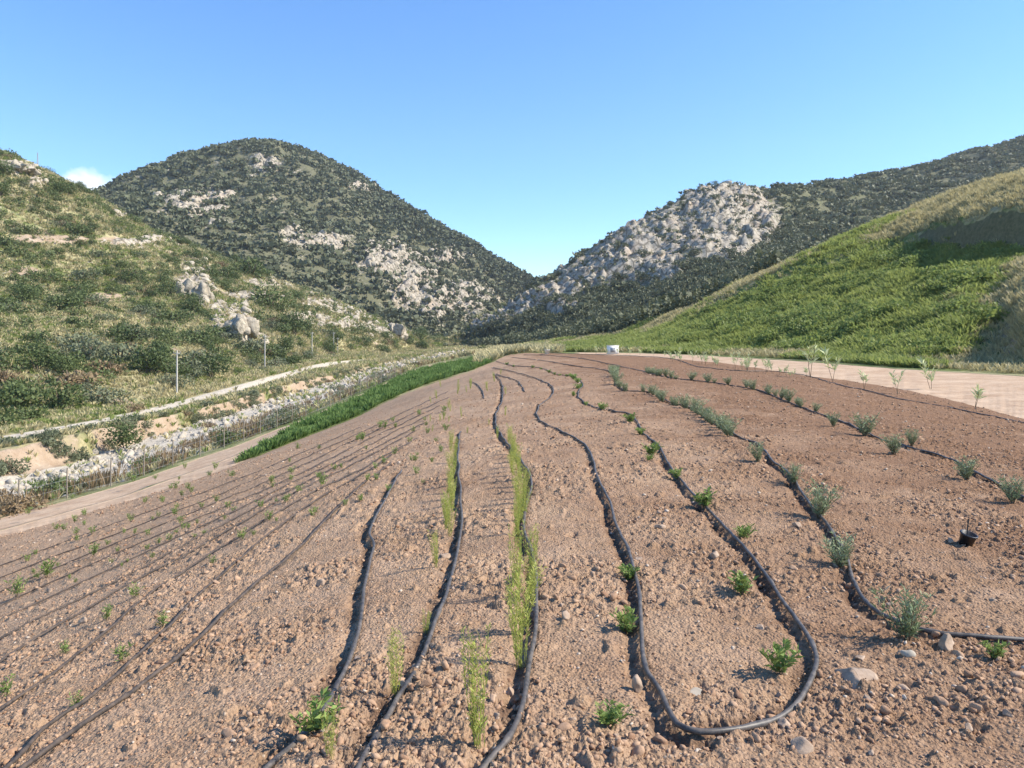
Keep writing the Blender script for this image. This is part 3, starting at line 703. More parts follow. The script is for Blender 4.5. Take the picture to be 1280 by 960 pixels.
# small scrub of the left hillside
cov = fbm(TX / 17, TY / 17, 4, 101)
w = hillL * vis * (1.0 - 0.85 * sstep(0.5, 0.8, rock)) * (1 - 0.8 * sstep(0.4, 0.6, soil_m)) * (0.3 + sstep(-0.15, 0.35, cov) * 0.9) * (0.5 + 1.0 * sstep(8.7, 9.6, KK))
p, rr, cc = sample_cells(w, 3000, 45)
scatter('hillside_scrub', fine_t, p - np.array([0, 0, 0.2]), 0.7 + 1.5 * r0.rand(len(p)) ** 1.8, M['scrub'], 'low scattered scrub over the left hillside', 'scrub', tint=np.clip(0.5 + 0.4 * r0.randn(len(p)), 0, 1), seed=6)
tuft_t = [tuft_shape(r0, 9, 0.8, 0.7, 0.09) for _ in range(5)]
# dry grass and herbs on the left slopes and along the river
w = (left * (KK > 2.2) * (KK < 10.1) * (1 - sstep(0.3, 0.6, road_m)) * (1 - 0.95 * sstep(0.3, 0.5, bed_m)) * (1 - 0.85 * sstep(0.3, 0.5, soil_m)) * (1 - 0.8 * sstep(0.5, 0.8, rock))) * vis * (1 - 0.6 * band(2.2, 3.1)) / np.maximum(TY, 25) ** 0.9
p, rr, cc = sample_cells(w, 32000, 46)
scatter('dry_grass', tuft_t, p, (0.30 + 0.5 * r0.rand(len(p))) * (0.6 + p[:, 1] / 160), M['straw'], 'straw coloured grass across the valley slopes', 'grass', seed=7)
w2 = w * (0.1 + sstep(-0.1, 0.3, gn))
p, rr, cc = sample_cells(w2, 24000, 47)
scatter('green_grass', tuft_t, p, (0.25 + 0.45 * r0.rand(len(p))) * (0.6 + p[:, 1] / 160), M['weed'], 'green herbs among the straw grass of the valley', 'grass', seed=8)
# grass cover of the right hill
gnR = fbm(TX / 14, TY / 14, 5, 120); dryR = sstep(-0.24, 0.16, 1.3 * gnR + 0.9 * sstep(1090, 1330, PX) - 0.40 * band(2.3, 4.0) + 0.35 * band(5.0, 6.6) - 0.1)
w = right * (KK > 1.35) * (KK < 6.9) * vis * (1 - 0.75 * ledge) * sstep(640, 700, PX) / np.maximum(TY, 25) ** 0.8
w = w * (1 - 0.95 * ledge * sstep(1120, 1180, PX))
p, rr, cc = sample_cells(w * (1 - dryR), 44000, 48)
scatter('hill_weeds', [tuft_shape(r0, 12, 0.62, 0.75, 0.055) for _ in range(5)], p, (0.35 + 0.55 * r0.rand(len(p))) * (0.55 + p[:, 1] / 130), M['weed'], 'green weeds covering the right hill behind the tan road', 'weeds', tint=np.clip(0.42 + 0.5 * gnR[rr, cc] + 0.25 * r0.randn(len(p)), 0, 1), seed=9)
p, rr, cc = sample_cells(w * dryR, 26000, 49)
scatter('hill_straw', [tuft_shape(r0, 9, 0.6, 0.6, 0.045) for _ in range(5)], p, (0.35 + 0.5 * r0.rand(len(p))) * (0.55 + p[:, 1] / 130), M['straw'], 'yellowing straw grass on the upper right hill', 'grass', seed=10)
# broad clumps of darker leafy weeds on the right hill
w = right * (KK > 2.2) * (KK < 4.0) * vis * sstep(800, 900, PX) * (1 - dryR) * sstep(0.0, 0.3, fbm(TX / 5, TY / 5, 3, 130))
p, rr, cc = sample_cells(w, 1500, 50)
scatter('hill_herbs', [crown_shape(r0, 170, 0.12, 0.7, 5, 0.6) for _ in range(5)], p - np.array([0, 0, .1]), 0.45 + 0.65 * r0.rand(len(p)), M['weed'], 'dark green leafy herbs low on the right hill', 'weeds', tint=0.35 * r0.rand(len(p)), seed=11)
# green strip between the field and the dirt track
w = (PX > 286) * (PX < 612) * (KK > 0.02) * (KK < 0.10 + 0.83 * sstep(284, 385, PX)) * 1.0
p, rr, cc = sample_cells(w, 15000, 51)
scatter('green_strip', [tuft_shape(r0, 10, 0.75, 0.5, 0.07) for _ in range(5)], p, (0.28 + 0.42 * r0.rand(len(p))) * (0.6 + 0.6 * sstep(-.3, .3, fbm(p[:, 0] * .6, p[:, 1] * .6, 2, 8))), M['strip'], 'bright green strip of weeds along the left edge of the field', 'weeds', seed=12)
w = (PX > 596) * (PX < 700) * (KK > 0.1) * (KK < 3.0) * 1.0
p, rr, cc = sample_cells(w, 3500, 52)
scatter('bank_grass', tuft_t, p, 0.5 + 0.6 * r0.rand(len(p)), M['straw'], 'pale straw grass on the hump at the far end of the field', 'grass', seed=13)
w = left * (KK > 2.1) * (KK < 3.1) * sstep(-.2, .3, fbm(TX / 7, TY / 7, 3, 171)) / TY
p, rr, cc = sample_cells(w, 1100, 56)
scatter('dry_reeds', [tuft_shape(r0, 14, 1.0, 0.45, 0.035) for _ in range(4)], p, 0.3 + 0.65 * r0.rand(len(p)) ** 1.5, M['dry_bush'], 'brown dry stalks along the wire fence', 'reeds', seed=19)
w = left * (KK > 3.9) * (KK < 5.9) * sstep(-.1, .4, fbm(TX / 5, TY / 5, 3, 172)) / TY
p, rr, cc = sample_cells(w, 1300, 57)
scatter('bank_scrub', fine_t, p, 0.25 + 0.5 * r0.rand(len(p)) ** 2, M['olive'], 'low grey-green scrub on the eroded river bank', 'scrub', seed=20)
# stones of the dry river
w = left * bandw(2.7, 4.15, 0.1) / np.maximum(TY, 30)
p, rr, cc = sample_cells(w * sstep(-0.25, 0.2, fbm(TX / 4, TY / 7, 3, 66)), 3600, 53)
scatter('river_stones', [rock_shape(r0) for _ in range(6)], p, (0.07 + 0.36 * r0.rand(len(p)) ** 4) * (0.7 + p[:, 1] / 140), M['pale_stone'], 'pale stones of the dry river bed', 'stones', seed=14)
w = (hillL * 1.5 + mtR * (KK < 10.2) * 0.35) * vis * sstep(0.5, 0.8, rock)
p, rr, cc = sample_cells(w, 900, 54)
scatter('hillside_rocks', [rock_shape(r0, IC2, 0.3, 0.9) for _ in range(6)], p - np.array([0, 0, .3]), (0.35 + 1.5 * r0.rand(len(p)) ** 2.5) * (0.7 + p[:, 1] / 900), M['boulder'], 'pale broken rocks jutting from the slopes', 'rocks', seed=15)
w = farL * left * vis * sstep(0.5, 0.8, rock)
p, rr, cc = sample_cells(w, 600, 55)
scatter('mountain_rocks', [rock_shape(r0, IC2, 0.3, 0.9) for _ in range(6)], p - np.array([0, 0, .6]), 1.0 + 2.4 * r0.rand(len(p)) ** 2.5, M['boulder'], 'grey crags on the big mountain', 'rocks', seed=16)

# haze: thin air over the valley
v, f = (np.array([[x_, y_, z_] for x_ in (-1500, 2200) for y_ in (-60, 1600) for z_ in (-40, 420)], float), np.array([[0, 1, 3, 2], [4, 6, 7, 5], [0, 4, 5, 1], [2, 3, 7, 6], [0, 2, 6, 4], [1, 5, 7, 3]]))
hm_ = bpy.data.materials.new('haze'); hm_.use_nodes = True; hn = hm_.node_tree; hn.nodes.clear()
ho = hn.nodes.new('ShaderNodeOutputMaterial'); hv = hn.nodes.new('ShaderNodeVolumePrincipled')
hv.inputs['Color'].default_value = (0.80, 0.88, 1.0, 1); hv.inputs['Density'].default_value = 0.00011; hv.inputs['Anisotropy'].default_value = 0.2
hn.links.new(hv.outputs[0], ho.inputs['Volume'])
link('haze', mesh_np('haze', v, f), hm_, kind='stuff')

# ------------------------------------------------------------------ clods and pebbles of the tilled field
n = 78000
cu = (rs.rand(n) * 1.46 - 0.73); cs = rs.rand(n) ** 1.15
l0 = np.interp(cu * F + CX, pxc, lnY0); Lm = math.log(1.9)
cy_ = np.exp(Lm + cs * (np.minimum(l0, math.log(40)) - Lm)); cx_ = cu * cy_
ci = np.interp(cu * F + CX, pxc, np.arange(len(pxc))).astype(int); ri = np.clip(((np.log(cy_) - LY) / (l0 - LY) * (NR - 1)).astype(int), 0, NR - 1)
cz = ZZ[ri, ci]
size = (0.0032 + 0.016 * rs.rand(n) ** 6.5) * (0.75 + cy_ / 14) * (0.7 + 0.6 * patch[ri, ci])
size = np.minimum(size, 0.035)
ct = [rock_shape(rs, IC1, 0.3, 0.65) for _ in range(12)]
near = cy_ < 5.5
P3 = np.stack([cx_, cy_, cz + size * 0.15], -1)
nb2 = 2600
bu = rs.rand(nb2) * 1.4 - 0.7; by = np.exp(math.log(2.2) + rs.rand(nb2) * math.log(9)); l0b = np.interp(bu * F + CX, pxc, lnY0)
cib = np.interp(bu * F + CX, pxc, np.arange(len(pxc))).astype(int); rib = np.clip(((np.log(by) - LY) / (l0b - LY) * (NR - 1)).astype(int), 0, NR - 1)
keep = patch[rib, cib] > 0.35; bu, by, cib, rib = bu[keep], by[keep], cib[keep], rib[keep]
szb = (0.009 + 0.026 * rs.rand(len(bu)) ** 3)
scatter('lumps', [rock_shape(rs, IC2, 0.3, 0.7, 9) for _ in range(10)], np.stack([bu * by, by, ZZ[rib, cib] + szb * 0.1], -1), szb, M['clod'], 'broken lumps of dry reddish soil between the hoses', 'soil', tilt=0.6, seed=18, tint=0.8 * rs.rand(len(bu)))
scatter('clods', ct, P3, size, M['clod'], 'crumbly clods and pebbles of tilled reddish soil', 'soil', tilt=0.6, seed=17)

# ------------------------------------------------------------------ hoses
def tube(path, rad, seg=10, cap=True):
    P = np.asarray(path, float); T = np.gradient(P, axis=0); T /= np.linalg.norm(T, axis=1)[:, None] + 1e-12
    up = np.array([0, 0, 1.0]) if abs(T[:, 2]).max() < 0.93 else np.array([1.0, 0.2, 0])
    S = np.cross(T, up); S /= np.linalg.norm(S, axis=1)[:, None] + 1e-9; U = np.cross(S, T)
    rad = np.broadcast_to(np.asarray(rad, float), (len(P),))
    a = np.arange(seg) / seg * 2 * np.pi
    V = P[:, None] + rad[:, None, None] * (np.cos(a)[None, :, None] * S[:, None] + np.sin(a)[None, :, None] * U[:, None])
    i = np.arange(len(P) * seg).reshape(len(P), seg); j = np.roll(i, -1, 1)
    Fc = np.stack([i[:-1], j[:-1], j[1:], i[1:]], -1).reshape(-1, 4)
    V = V.reshape(-1, 3)
    if cap:
        V = np.vstack([V, P[:1], P[-1:]]); c0, c1 = len(V) - 2, len(V) - 1
        Fc = np.vstack([Fc, np.stack([j[0], i[0], np.full(seg, c0), np.full(seg, c0)], -1)[:, [0, 1, 2, 2]] if False else Fc[:0],])
        tri0 = [[int(j[0, q]), int(i[0, q]), c0, c0] for q in range(0)]
    return V, Fc
def join(parts):
    Vs, Fs, o = [], [], 0
    for v, f in parts:
        if f.shape[1] == 3: f = np.concatenate([f, f[:, 2:3]], 1)
        Vs.append(v); Fs.append(f + o); o += len(v)
    return np.vstack(Vs), np.vstack(Fs)

for ip, (X, Yv, lab) in enumerate(pipe_paths):
    g = zf(X, Yv) + 0.03 * fbm(X * 0.5, Yv * 0.5, 3, 1) + 0.016 * fbm(X * 2.1, Yv * 2.1, 3, 5)
    lift = 0.010 + 0.006 * perlin(np.arange(len(X)) * 0.11, np.zeros(len(X)) + 3.3 * ip)
    far = np.clip((Yv - 14) / 40, 0, 1)
    R_ = 0.0095 if 8 <= ip <= 16 else 0.0112 if ip == 7 else 0.0118
    z = g + R_ * 0.4 + lift * (0.6 if 7 <= ip <= 16 else 1) + far * 0.03
    if 7 <= ip <= 16: z = z + 0.016 + 0.008 * perlin(np.arange(len(X)) * 0.035, np.zeros(len(X)) + 9.1 * ip)
    em = (np.arange(len(X)) % 20) < 2
    R_ = R_ * np.where(em, 1.28, 1.0)
    v, f = tube(np.stack([X, Yv, z], -1), R_ * (1 + 0.5 * far), 12 if Yv.min() < 8 else 8)
    me = mesh_np('hose', v, f, True)
    link('irrigation_hose', me, M['dusty_pipe' if 7 <= ip <= 16 else 'pipe'], label=lab, category='hose', group='black irrigation hoses laid over the field')

# ------------------------------------------------------------------ plants
def blades(r, org, dirs, L, w, curve=0.15):
    n = len(org); d = dirs / (np.linalg.norm(dirs, axis=1)[:, None] + 1e-9)
    s = np.cross(d, r.randn(n, 3)); s /= np.linalg.norm(s, axis=1)[:, None] + 1e-9
    L = np.broadcast_to(L, (n,))[:, None]; w = np.broadcast_to(w, (n,))[:, None]
    mid = org + d * L * 0.45 + np.array([0, 0, 1]) * L * curve * 0.3; tip = org + d * L - np.array([0, 0, 1]) * L * curve * 0.5
    v = np.stack([org, mid + s * w, tip, mid - s * w], 1).reshape(-1, 3)
    return v, np.arange(4 * n).reshape(n, 4)
def to_mesh(name, v, f, tint=None, smooth=False):
    me = mesh_np(name, v, f, smooth); attr(me, 'tint', tint if tint is not None else np.full(len(v), 0.5)); return me

def stems_curve(r, n, h, spread, bend=0.1, base=0.02):
    out = []
    for _ in range(n):
        a = r.rand() * 6.283; s = spread * r.rand() ** 0.6; hh = h * (0.65 + 0.4 * r.rand())
        b0 = np.array([math.cos(a), math.sin(a), 0]) * base * r.rand()
        t = np.linspace(0, 1, 6)[:, None]; jit = (r.rand(3) - .5) * bend * hh; jit[2] = 0
        out.append(b0 + np.array([math.cos(a) * s, math.sin(a) * s, 0]) * t ** 1.3 + np.array([0, 0, hh]) * t + jit * np.sin(t * 3.14))
    return out

def make_plant(name, label, cat, r, nst, h, spread, nleaf, leafL, leafW, mat, up=0.5, stem_r=0.0016, t0=0.15, base=0.02, tips=None):
    root = thing(name, (0, 0, 0), label, cat)
    st = stems_curve(r, nst, h, spread, base=base)
    v, f = join([tube(s, np.linspace(stem_r, stem_r * 0.5, 6), 4, False) for s in st])
    link('stem', to_mesh('stem', v, f), M['bark'] if not tips else M[tips], root)
    org, dr = [], []
    for s in st:
        tt = t0 + (1 - t0) * r.rand(nleaf)
        o = np.stack([np.interp(tt * 5, np.arange(6), s[:, k]) for k in range(3)], -1); a = r.rand(nleaf) * 6.283
        org.append(o); dr.append(np.stack([np.cos(a), np.sin(a), np.full(nleaf, up) + 0.4 * r.randn(nleaf)], -1))
    org = np.vstack(org); dr = np.vstack(dr)
    v, f = blades(r, org, dr, leafL * (0.6 + 0.7 * r.rand(len(org))), leafW * (0.7 + 0.6 * r.rand(len(org))))
    t = np.repeat(np.clip(0.5 + 0.25 * r.randn(len(org)), 0, 1), 4)
    link('leaves', to_mesh('leaves', v, f, t), M[mat], root)
    return root

rp = np.random.RandomState(77)
PG = 'rows of young shrubs planted along the hoses'
proto = {}
proto['lavender'] = [make_plant('lavender_bush', 'x', 'lavender bush', rp, 26, 0.22, 0.13, 22, 0.045, 0.0035, 'lavender', 0.9, 0.0018, 0.1) for _ in range(3)]
proto['feather'] = [make_plant('feathery_shrub', 'x', 'feathery shrub', rp, 17, 0.46, 0.060, 30, 0.032, 0.0024, 'feathery', 1.2, 0.0014, 0.12, 0.03, 'feathery') for _ in range(3)]
proto['green'] = [make_plant('leafy_seedling', 'x', 'seedling', rp, 14, 0.10, 0.07, 14, 0.040, 0.0060, 'seedling', 0.8, 0.0014, 0.1) for _ in range(3)]
proto['tuft'] = [make_plant('small_seedling', 'x', 'seedling', rp, 9, 0.13, 0.05, 12, 0.04, 0.0042, 'seedling', 1.0, 0.0013, 0.15) for _ in range(3)]
proto['sapling'] = [make_plant('young_sapling', 'x', 'sapling', rp, 2, 0.62, 0.16, 20, 0.20, 0.016, 'sapling', 1.3, 0.006, 0.45, 0.01) for _ in range(3)]
used = {k: 0 for k in proto}
def plant(kind, px, py, s, label, group=None):
    x, y = unproj(px, py)
    ps = proto[kind]; i = used[kind]; used[kind] += 1
    z = fz(x, y) - 0.006
    p = ps[i % len(ps)]; rz = rnd.random() * 6.28
    if i < len(ps):
        p.location = (x, y, z); p.rotation_euler = (0, 0, rz); p.scale = (s,) * 3; p['label'] = label
        if group: p['group'] = group
        return p
    return dup(p, (x, y, z), rz, s, label, group)

def hpx(py_base, h_px, kind_h):
    """scale so that a plant of height kind_h metres covers h_px pixels when standing at py"""
    return h_px, kind_h
def plant_h(kind, px, py, hp, label, group=None):
    x, y = unproj(px, py); H = {'lavender': 0.25, 'feather': 0.48, 'green': 0.12, 'tuft': 0.155, 'sapling': 0.74}[kind]
    return plant(kind, px, py, hp * {'lavender': 1.1, 'sapling': 1.12, 'feather': 1.08}.get(kind, 1) / F * y / H, label, group)

LAV = [(1133, 806, 62, 'largest grey-green lavender bush, beside a brown stone where the hose bends right'),
 (1052, 706, 46, 'grey-green lavender bush with a dark hollow beside it, above the sharp hose bend'),
 (1024, 648, 44, 'tall thin grey-green lavender by the hose, between two lower bushes'),
 (992, 604, 26, 'small lavender bush left of the hose, fourth up from its sharp bend'),
 (948, 578, 26, 'round pale lavender bush at the crook of the hose'),
 (1208, 600, 28, 'full lavender bush on the second hose near the right edge'),
 (1266, 628, 34, 'lavender bush cut by the right edge of the picture'),
 (1140, 558, 22, 'low wide lavender bush just above the second hose at right'),
 (1118, 568, 26, 'dark lavender bush just below the second hose at right'),
 (1081, 545, 28, 'upright lavender bush on the second hose, fifth from the right edge'),
 (1042, 533, 18, 'small lavender bush on the second hose above bare soil')]
for px, py, h, lab in LAV: plant_h('lavender', px, py, h, lab)
def row(ip, t0, t1, n, kind, h0, h1, label, group, side=0, jit=3, skip=0.0):
    """plants along hose ip between two photograph heights, evenly spaced on the ground"""
    X, Yv, _ = pipe_paths[ip]
    a, b_ = t0, t1
    for q in range(n):
        t = a + (b_ - a) * (q + 0.5) / n + rnd.uniform(-.3, .3) / n * (b_ - a)
        i = int(t * (len(X) - 1)); y = Yv[i]; x = X[i]
        x += side * 0.10 + rnd.uniform(-.05, .05); y += rnd.uniform(-.05, .05)
        H = rnd.uniform(h0, h1); ps = proto[kind]; j = used[kind]; used[kind] += 1
        base = {'lavender': 0.25, 'feather': 0.48, 'green': 0.12, 'tuft': 0.155, 'sapling': 0.74}[kind]
        s = H / base
        if x / y > 0.8: continue
        z = fz(x, y) - 0.01; p = ps[j % len(ps)]
        if j < len(ps):
            p.location = (x, y, z); p.scale = (s,) * 3; p['label'] = label; p['group'] = group
        else: dup(p, (x, y, z), rnd.random() * 6.28, s, label, group)
def frac(ip, px, py):
    X, Yv, _ = pipe_paths[ip]; x, y = unproj(px, py); return float(np.argmin((X - x) ** 2 + (Yv - y) ** 2)) / (len(X) - 1)
row(2, frac(2, 783, 489), frac(2, 935, 552), 24, 'lavender', 0.18, 0.34, 'small grey-green lavender bush in the far stretch of the sharply bending hose', 'far lavender on the sharply bending hose', -1)
row(2, frac(2, 762, 466), frac(2, 780, 488), 12, 'lavender', 0.25, 0.42, 'tiny lavender bush on the far bend below the white box', 'lavender on the far bend', 0)
row(1, frac(1, 815, 466), frac(1, 1020, 516), 26, 'lavender', 0.18, 0.34, 'small grey-green lavender bush on the far stretch of the second hose', 'far lavender on the second hose', 0)
row(3, 0.10, frac(3, 838, 586), 24, 'green', 0.10, 0.20, 'tiny seedling beside the far half of the looped hose', 'seedlings on the far loop hose', -1)

FE = [(598, 935, 140, 'tallest feathery shrub standing alone at the front between two hoses'),
 (493, 868, 84, 'feathery yellow-green shrub left of the straight middle hose at the front'),
 (412, 955, 62, 'feathery plant at the bottom edge beside the kinked hose'),
 (545, 712, 46, 'thin pale feathery shrub left of the straight middle hose, above the bare soil'),
 (650, 830, 120, 'feathery shrub leaning on the hose, nearest plant of the middle row'),
 (646, 790, 100, 'second feathery shrub of the middle row, counted from the front'),
 (662, 750, 95, 'feathery shrub standing against the hose curve in the middle row'),
 (645, 735, 70, 'short feathery shrub left of the hose curve in the middle row'),
 (532, 790, 32, 'tiny pale feathery shrub touching the straight middle hose')]
for px, py, h, lab in FE: plant_h('feather', px, py, h, lab)
g1 = 'feathery shrubs of the middle row, far stretch'; g2 = 'feathery shrubs beside the straight hose, far stretch'
for q in range(20):
    t = q / 19; py = 668 - 120 * t ** 0.8; px = 652 - 24 * max(0, (t - .45) / .55) + rnd.uniform(-7, 7)
    plant_h('feather', px, py, 44 - 24 * t + rnd.uniform(-5, 5), 'feathery yellow-green shrub in the crowded far stretch of the middle row', g1)
for q in range(16):
    t = q / 15; py = 668 - 112 * t; px = 560 + 6 * t + rnd.uniform(-4, 4)
    plant_h('feather', px, py, 40 - 22 * t + rnd.uniform(-4, 4), 'feathery yellow-green shrub just left of the straight middle hose, far stretch', g2)
for q in range(26):
    py = 545 - 78 * rnd.random(); px = 560 + (545 - py) * 0.55 + rnd.uniform(-50, 70)
    if px > 655: px = rnd.uniform(600, 655)
    plant_h('feather', px, py, rnd.uniform(7, 13), 'tiny feathery shrub scattered near the far end of the field', 'feathery shrubs at the far end')
GR = [(928, 742, 30, 'bright green leafy seedling left of the loop hose, halfway up'),
 (974, 842, 40, 'yellow-green leafy seedling inside the bend of the hose loop'),
 (760, 908, 32, 'low leafy seedling left of the loop near the bottom edge'),
 (785, 782, 34, 'leafy green seedling pressed against the left arm of the loop'),
 (786, 720, 20, 'small leafy seedling under the left arm of the loop, farther up'),
 (929, 672, 20, 'small leafy seedling to the right of the loop hose'),
 (881, 632, 24, 'small yellow-green seedling where the right arm of the loop turns'),
 (846, 598, 14, 'tiny seedling at the upper bend of the loop'),
 (811, 577, 10, 'tiny seedling left of the upper bend on bare soil'),
 (1243, 828, 26, 'small dusty seedling under the hose at the right edge'),
 (395, 922, 44, 'bright green leafy seedling on the kinked hose at the bottom')]
for px, py, h, lab in GR: plant_h('green', px, py, h, lab)
TU = [(7, 872, 28, 'seedling cut by the left edge of the picture'), (95, 882, 22, 'pale seedling between the two lowest left hoses'),
 (82, 820, 20, 'seedling with a short shadow in front of the thin hose, farthest left of three'),
 (153, 827, 28, 'bushy green seedling with a clear shadow on the left slope, nearest the diagonal hose'),
 (133, 779, 22, 'seedling with a dark shadow, upper left of the bushy one'), (203, 785, 24, 'seedling touching a hose, right of the bushy one'),
 (167, 752, 20, 'pale seedling above the one touching a hose'), (60, 722, 26, 'tall yellow-green seedling among the thin hoses'),
 (20, 748, 30, 'tall thin seedling near the left edge among the hoses'), (265, 705, 14, 'low seedling alone on bare soil at the ends of the hoses'),
 (117, 696, 18, 'thin seedling below the dirt track'), (403, 610, 20, 'upright dark seedling alone on the pale slope'),
 (302, 674, 16, 'dark seedling with a shadow, at the centre of the left slope'), (336, 652, 14, 'small seedling beside the dark one'),
 (326, 637, 12, 'small pale seedling above two dark ones')]
for px, py, h, lab in TU: plant_h('tuft', px, py, h, lab)
for q in range(120):
    t = rnd.random(); px = rnd.uniform(30, 560); lo = 655 - (px) * 0.28; py = lo + 8 + rnd.random() ** 1.3 * 95
    if py < 500: continue
    plant_h('tuft', px, py, rnd.uniform(6, 12), 'tiny seedling on the left slope of the field', 'tiny seedlings on the left slope')
SA = [(850, 455, 16, 'farthest small sapling beside the tan road'), (919, 463, 20, 'thin sapling, left of a close pair by the road'), (934, 463, 22, 'leafier sapling of the close pair by the road'),
 (960, 464, 18, 'bushy short sapling right of the close pair'), (1013, 472, 38, 'sapling with a dark clump at its top by the road'), (1041, 476, 40, 'pale sapling with an upright bright crown, middle of the road row'),
 (1080, 487, 28, 'thin grey leaning sapling by the road'), (1122, 493, 27, 'compact upright sapling by the road'), (1164, 489, 40, 'pale bright-topped sapling nearest the dark right bank'),
 (1219, 510, 34, 'leaning sapling at the foot of the road, rightmost in the row')]
for px, py, h, lab in SA: plant_h('sapling', px, py, h, lab)
for q in range(16):
    px = 690 + q * 14 + rnd.uniform(-4, 4)
    plant_h('sapling', px, 441.6 + max(0, (px - 760) * 0.055), rnd.uniform(5, 10), 'tiny sapling in the far line at the edge of the field', 'far saplings at the field edge')

for q in range(26):
    px = rnd.uniform(835, 1010); plant_h('sapling', px, 449 + max(0, (px - 840) * 0.13) + rnd.uniform(0, 4), rnd.uniform(9, 16), 'short leafy sapling in the thick part of the row beside the tan road', 'short saplings by the tan road')

# ------------------------------------------------------------------ separate stones in the field
def stone(px, py, wpx, label, mat='stone', flat=0.55, seed=0, sink=0.25, asp=1.0):
    x, y = unproj(px, py); r = np.random.RandomState(900 + seed); v, f = rock_shape(r, IC3, 0.05, flat)
    s = wpx / F * y / 2; v = v * s; v[:, 1] *= asp
    v += (0.06 * s * np.sin(v[:, [1, 2, 0]] / s * 5 + seed))
    me = mesh_np('stone', v, f, False)
    o = link('stone', me, M[mat], label=label, category='stone'); o.location = (x, y, fz(x, y) + s * flat * (0.5 - sink)); o.rotation_euler = (0, 0, seed)
    return o
stone(1181, 815, 30, 'brown rounded stone against the hose beside the largest lavender', 'stone', 0.8, 1)
stone(1074, 852, 62, 'large flat grey stone half sunk in the right foreground', 'stone', 0.35, 2, 0.35)
stone(1135, 826, 14, 'small pale stone below the largest lavender bush', 'pale_stone', 0.7, 3)
stone(797, 862, 20, 'upright brown clod casting a shadow, left of the loop', 'stone', 1.3, 4, 0.1)
stone(873, 862, 26, 'pale flat stone inside the hose loop', 'pale_stone', 0.4, 5)
stone(1128, 858, 18, 'small tan stone right of the large flat stone', 'stone', 0.6, 6)
stone(980, 905, 18, 'reddish stone touching the hose at the loop bend', 'stone', 0.7, 7)
stone(708, 773, 14, 'reddish pebble standing between the feathery row and the loop', 'stone', 1.0, 8)
stone(1000, 940, 34, 'broad clod at the bottom edge right of the loop', 'stone', 0.6, 9)
for q in range(46):
    px = rnd.uniform(60, 1260); py = rnd.uniform(640, 950)
    if py < 700 and px < 400: continue
    stone(px, py, rnd.uniform(7, 16), 'loose reddish stone lying on the tilled soil', 'stone', rnd.uniform(0.5, 0.9), 20 + q)['group'] = 'loose stones on the tilled soil'

# black nursery pot
x, y = unproj(1206, 682)
root = thing('plant_pot', (x, y, fz(x, y) - 0.01), 'small black plastic pot with a thin stick, on bare soil at the right', 'plant pot')
a = np.arange(20) / 20 * 2 * np.pi
prof = [(0.0, 0.012), (0.052, 0.0), (0.068, 0.105), (0.076, 0.107), (0.076, 0.122), (0.066, 0.122), (0.060, 0.03), (0.0, 0.03)]
V = np.array([[r_ * math.cos(q), r_ * math.sin(q), z_] for r_, z_ in prof for q in a]); i = np.arange(len(prof) * 20).reshape(-1, 20); j = np.roll(i, -1, 1)
o = link('pot', mesh_np('pot', V, np.stack([i[:-1], j[:-1], j[1:], i[1:]], -1).reshape(-1, 4), True), M['black_plastic'], root)
o.rotation_euler = (0.25, 0.2, 0); root.scale = (.8, .8, .8)
v, f = tube(np.array([[0.02, 0, 0.03], [0.03, 0.01, 0.15], [0.045, 0.015, 0.24]]), 0.006, 6)
link('stick', mesh_np('stick', v, f), M['black_plastic'], root)

# ------------------------------------------------------------------ box helper and built things
def box(x0, x1, y0, y1, z0, z1, bev=0.0):
    import bmesh
    bm = bmesh.new(); bmesh.ops.create_cube(bm, size=1)
    for vv in bm.verts: vv.co = Vector(((x0 + x1) / 2 + vv.co.x * (x1 - x0), (y0 + y1) / 2 + vv.co.y * (y1 - y0), (z0 + z1) / 2 + vv.co.z * (z1 - z0)))
    if bev: bmesh.ops.bevel(bm, geom=bm.edges[:], offset=bev, segments=2, affect='EDGES')
    bmesh.ops.triangulate(bm, faces=bm.faces[:]); bm.verts.index_update()
    v = np.array([p.co[:] for p in bm.verts]); f = np.array([[q.index for q in p.verts] for p in bm.faces]); bm.free(); return v, f

px = 766; y = 66.0; x = (px - CX) / F * y; z = min(fz(x, min(y, 60)), CAMZ - (442 - HY) / F * y)
root = thing('white_box', (x, y, z - 0.05), 'white box with a grey front panel at the far edge of the field', 'box', rz=-0.15)
v, f = box(-0.5, 0.5, -0.4, 0.4, 0.06, 0.84, 0.02); link('cabinet', mesh_np('cabinet', v, f), M['white_paint'], root)
v, f = box(-0.2, 0.22, -0.43, -0.405, 0.28, 0.66, 0.008); link('front_panel', mesh_np('front_panel', v, f), M['grey_panel'], root)
v, f = box(-0.54, 0.54, -0.44, 0.44, 0.843, 0.89, 0.01); link('lid', mesh_np('lid', v, f), M['white_paint'], root)
v, f = join([box(-0.48, -0.36, -0.38, 0.38, -0.1, 0.057), box(0.36, 0.48, -0.38, 0.38, -0.1, 0.057)]); link('skid', mesh_np('skid', v, f), M['post'], root)
y = 70.0; x = (684 - CX) / F * y
root = thing('bucket', (x, y, CAMZ - (443.5 - HY) / F * y), 'small pale bucket at the far end of the field, left of the white box', 'bucket')
prof = [(0.0, 0.0), (0.19, 0.0), (0.24, 0.42), (0.26, 0.42), (0.26, 0.46), (0.225, 0.46), (0.18, 0.03), (0.0, 0.03)]
V = np.array([[r_ * math.cos(q), r_ * math.sin(q), z_] for r_, z_ in prof for q in a]); i = np.arange(len(prof) * 20).reshape(-1, 20); j = np.roll(i, -1, 1)
link('pail', mesh_np('pail', V, np.stack([i[:-1], j[:-1], j[1:], i[1:]], -1).reshape(-1, 4), True), M['white_paint'], root)
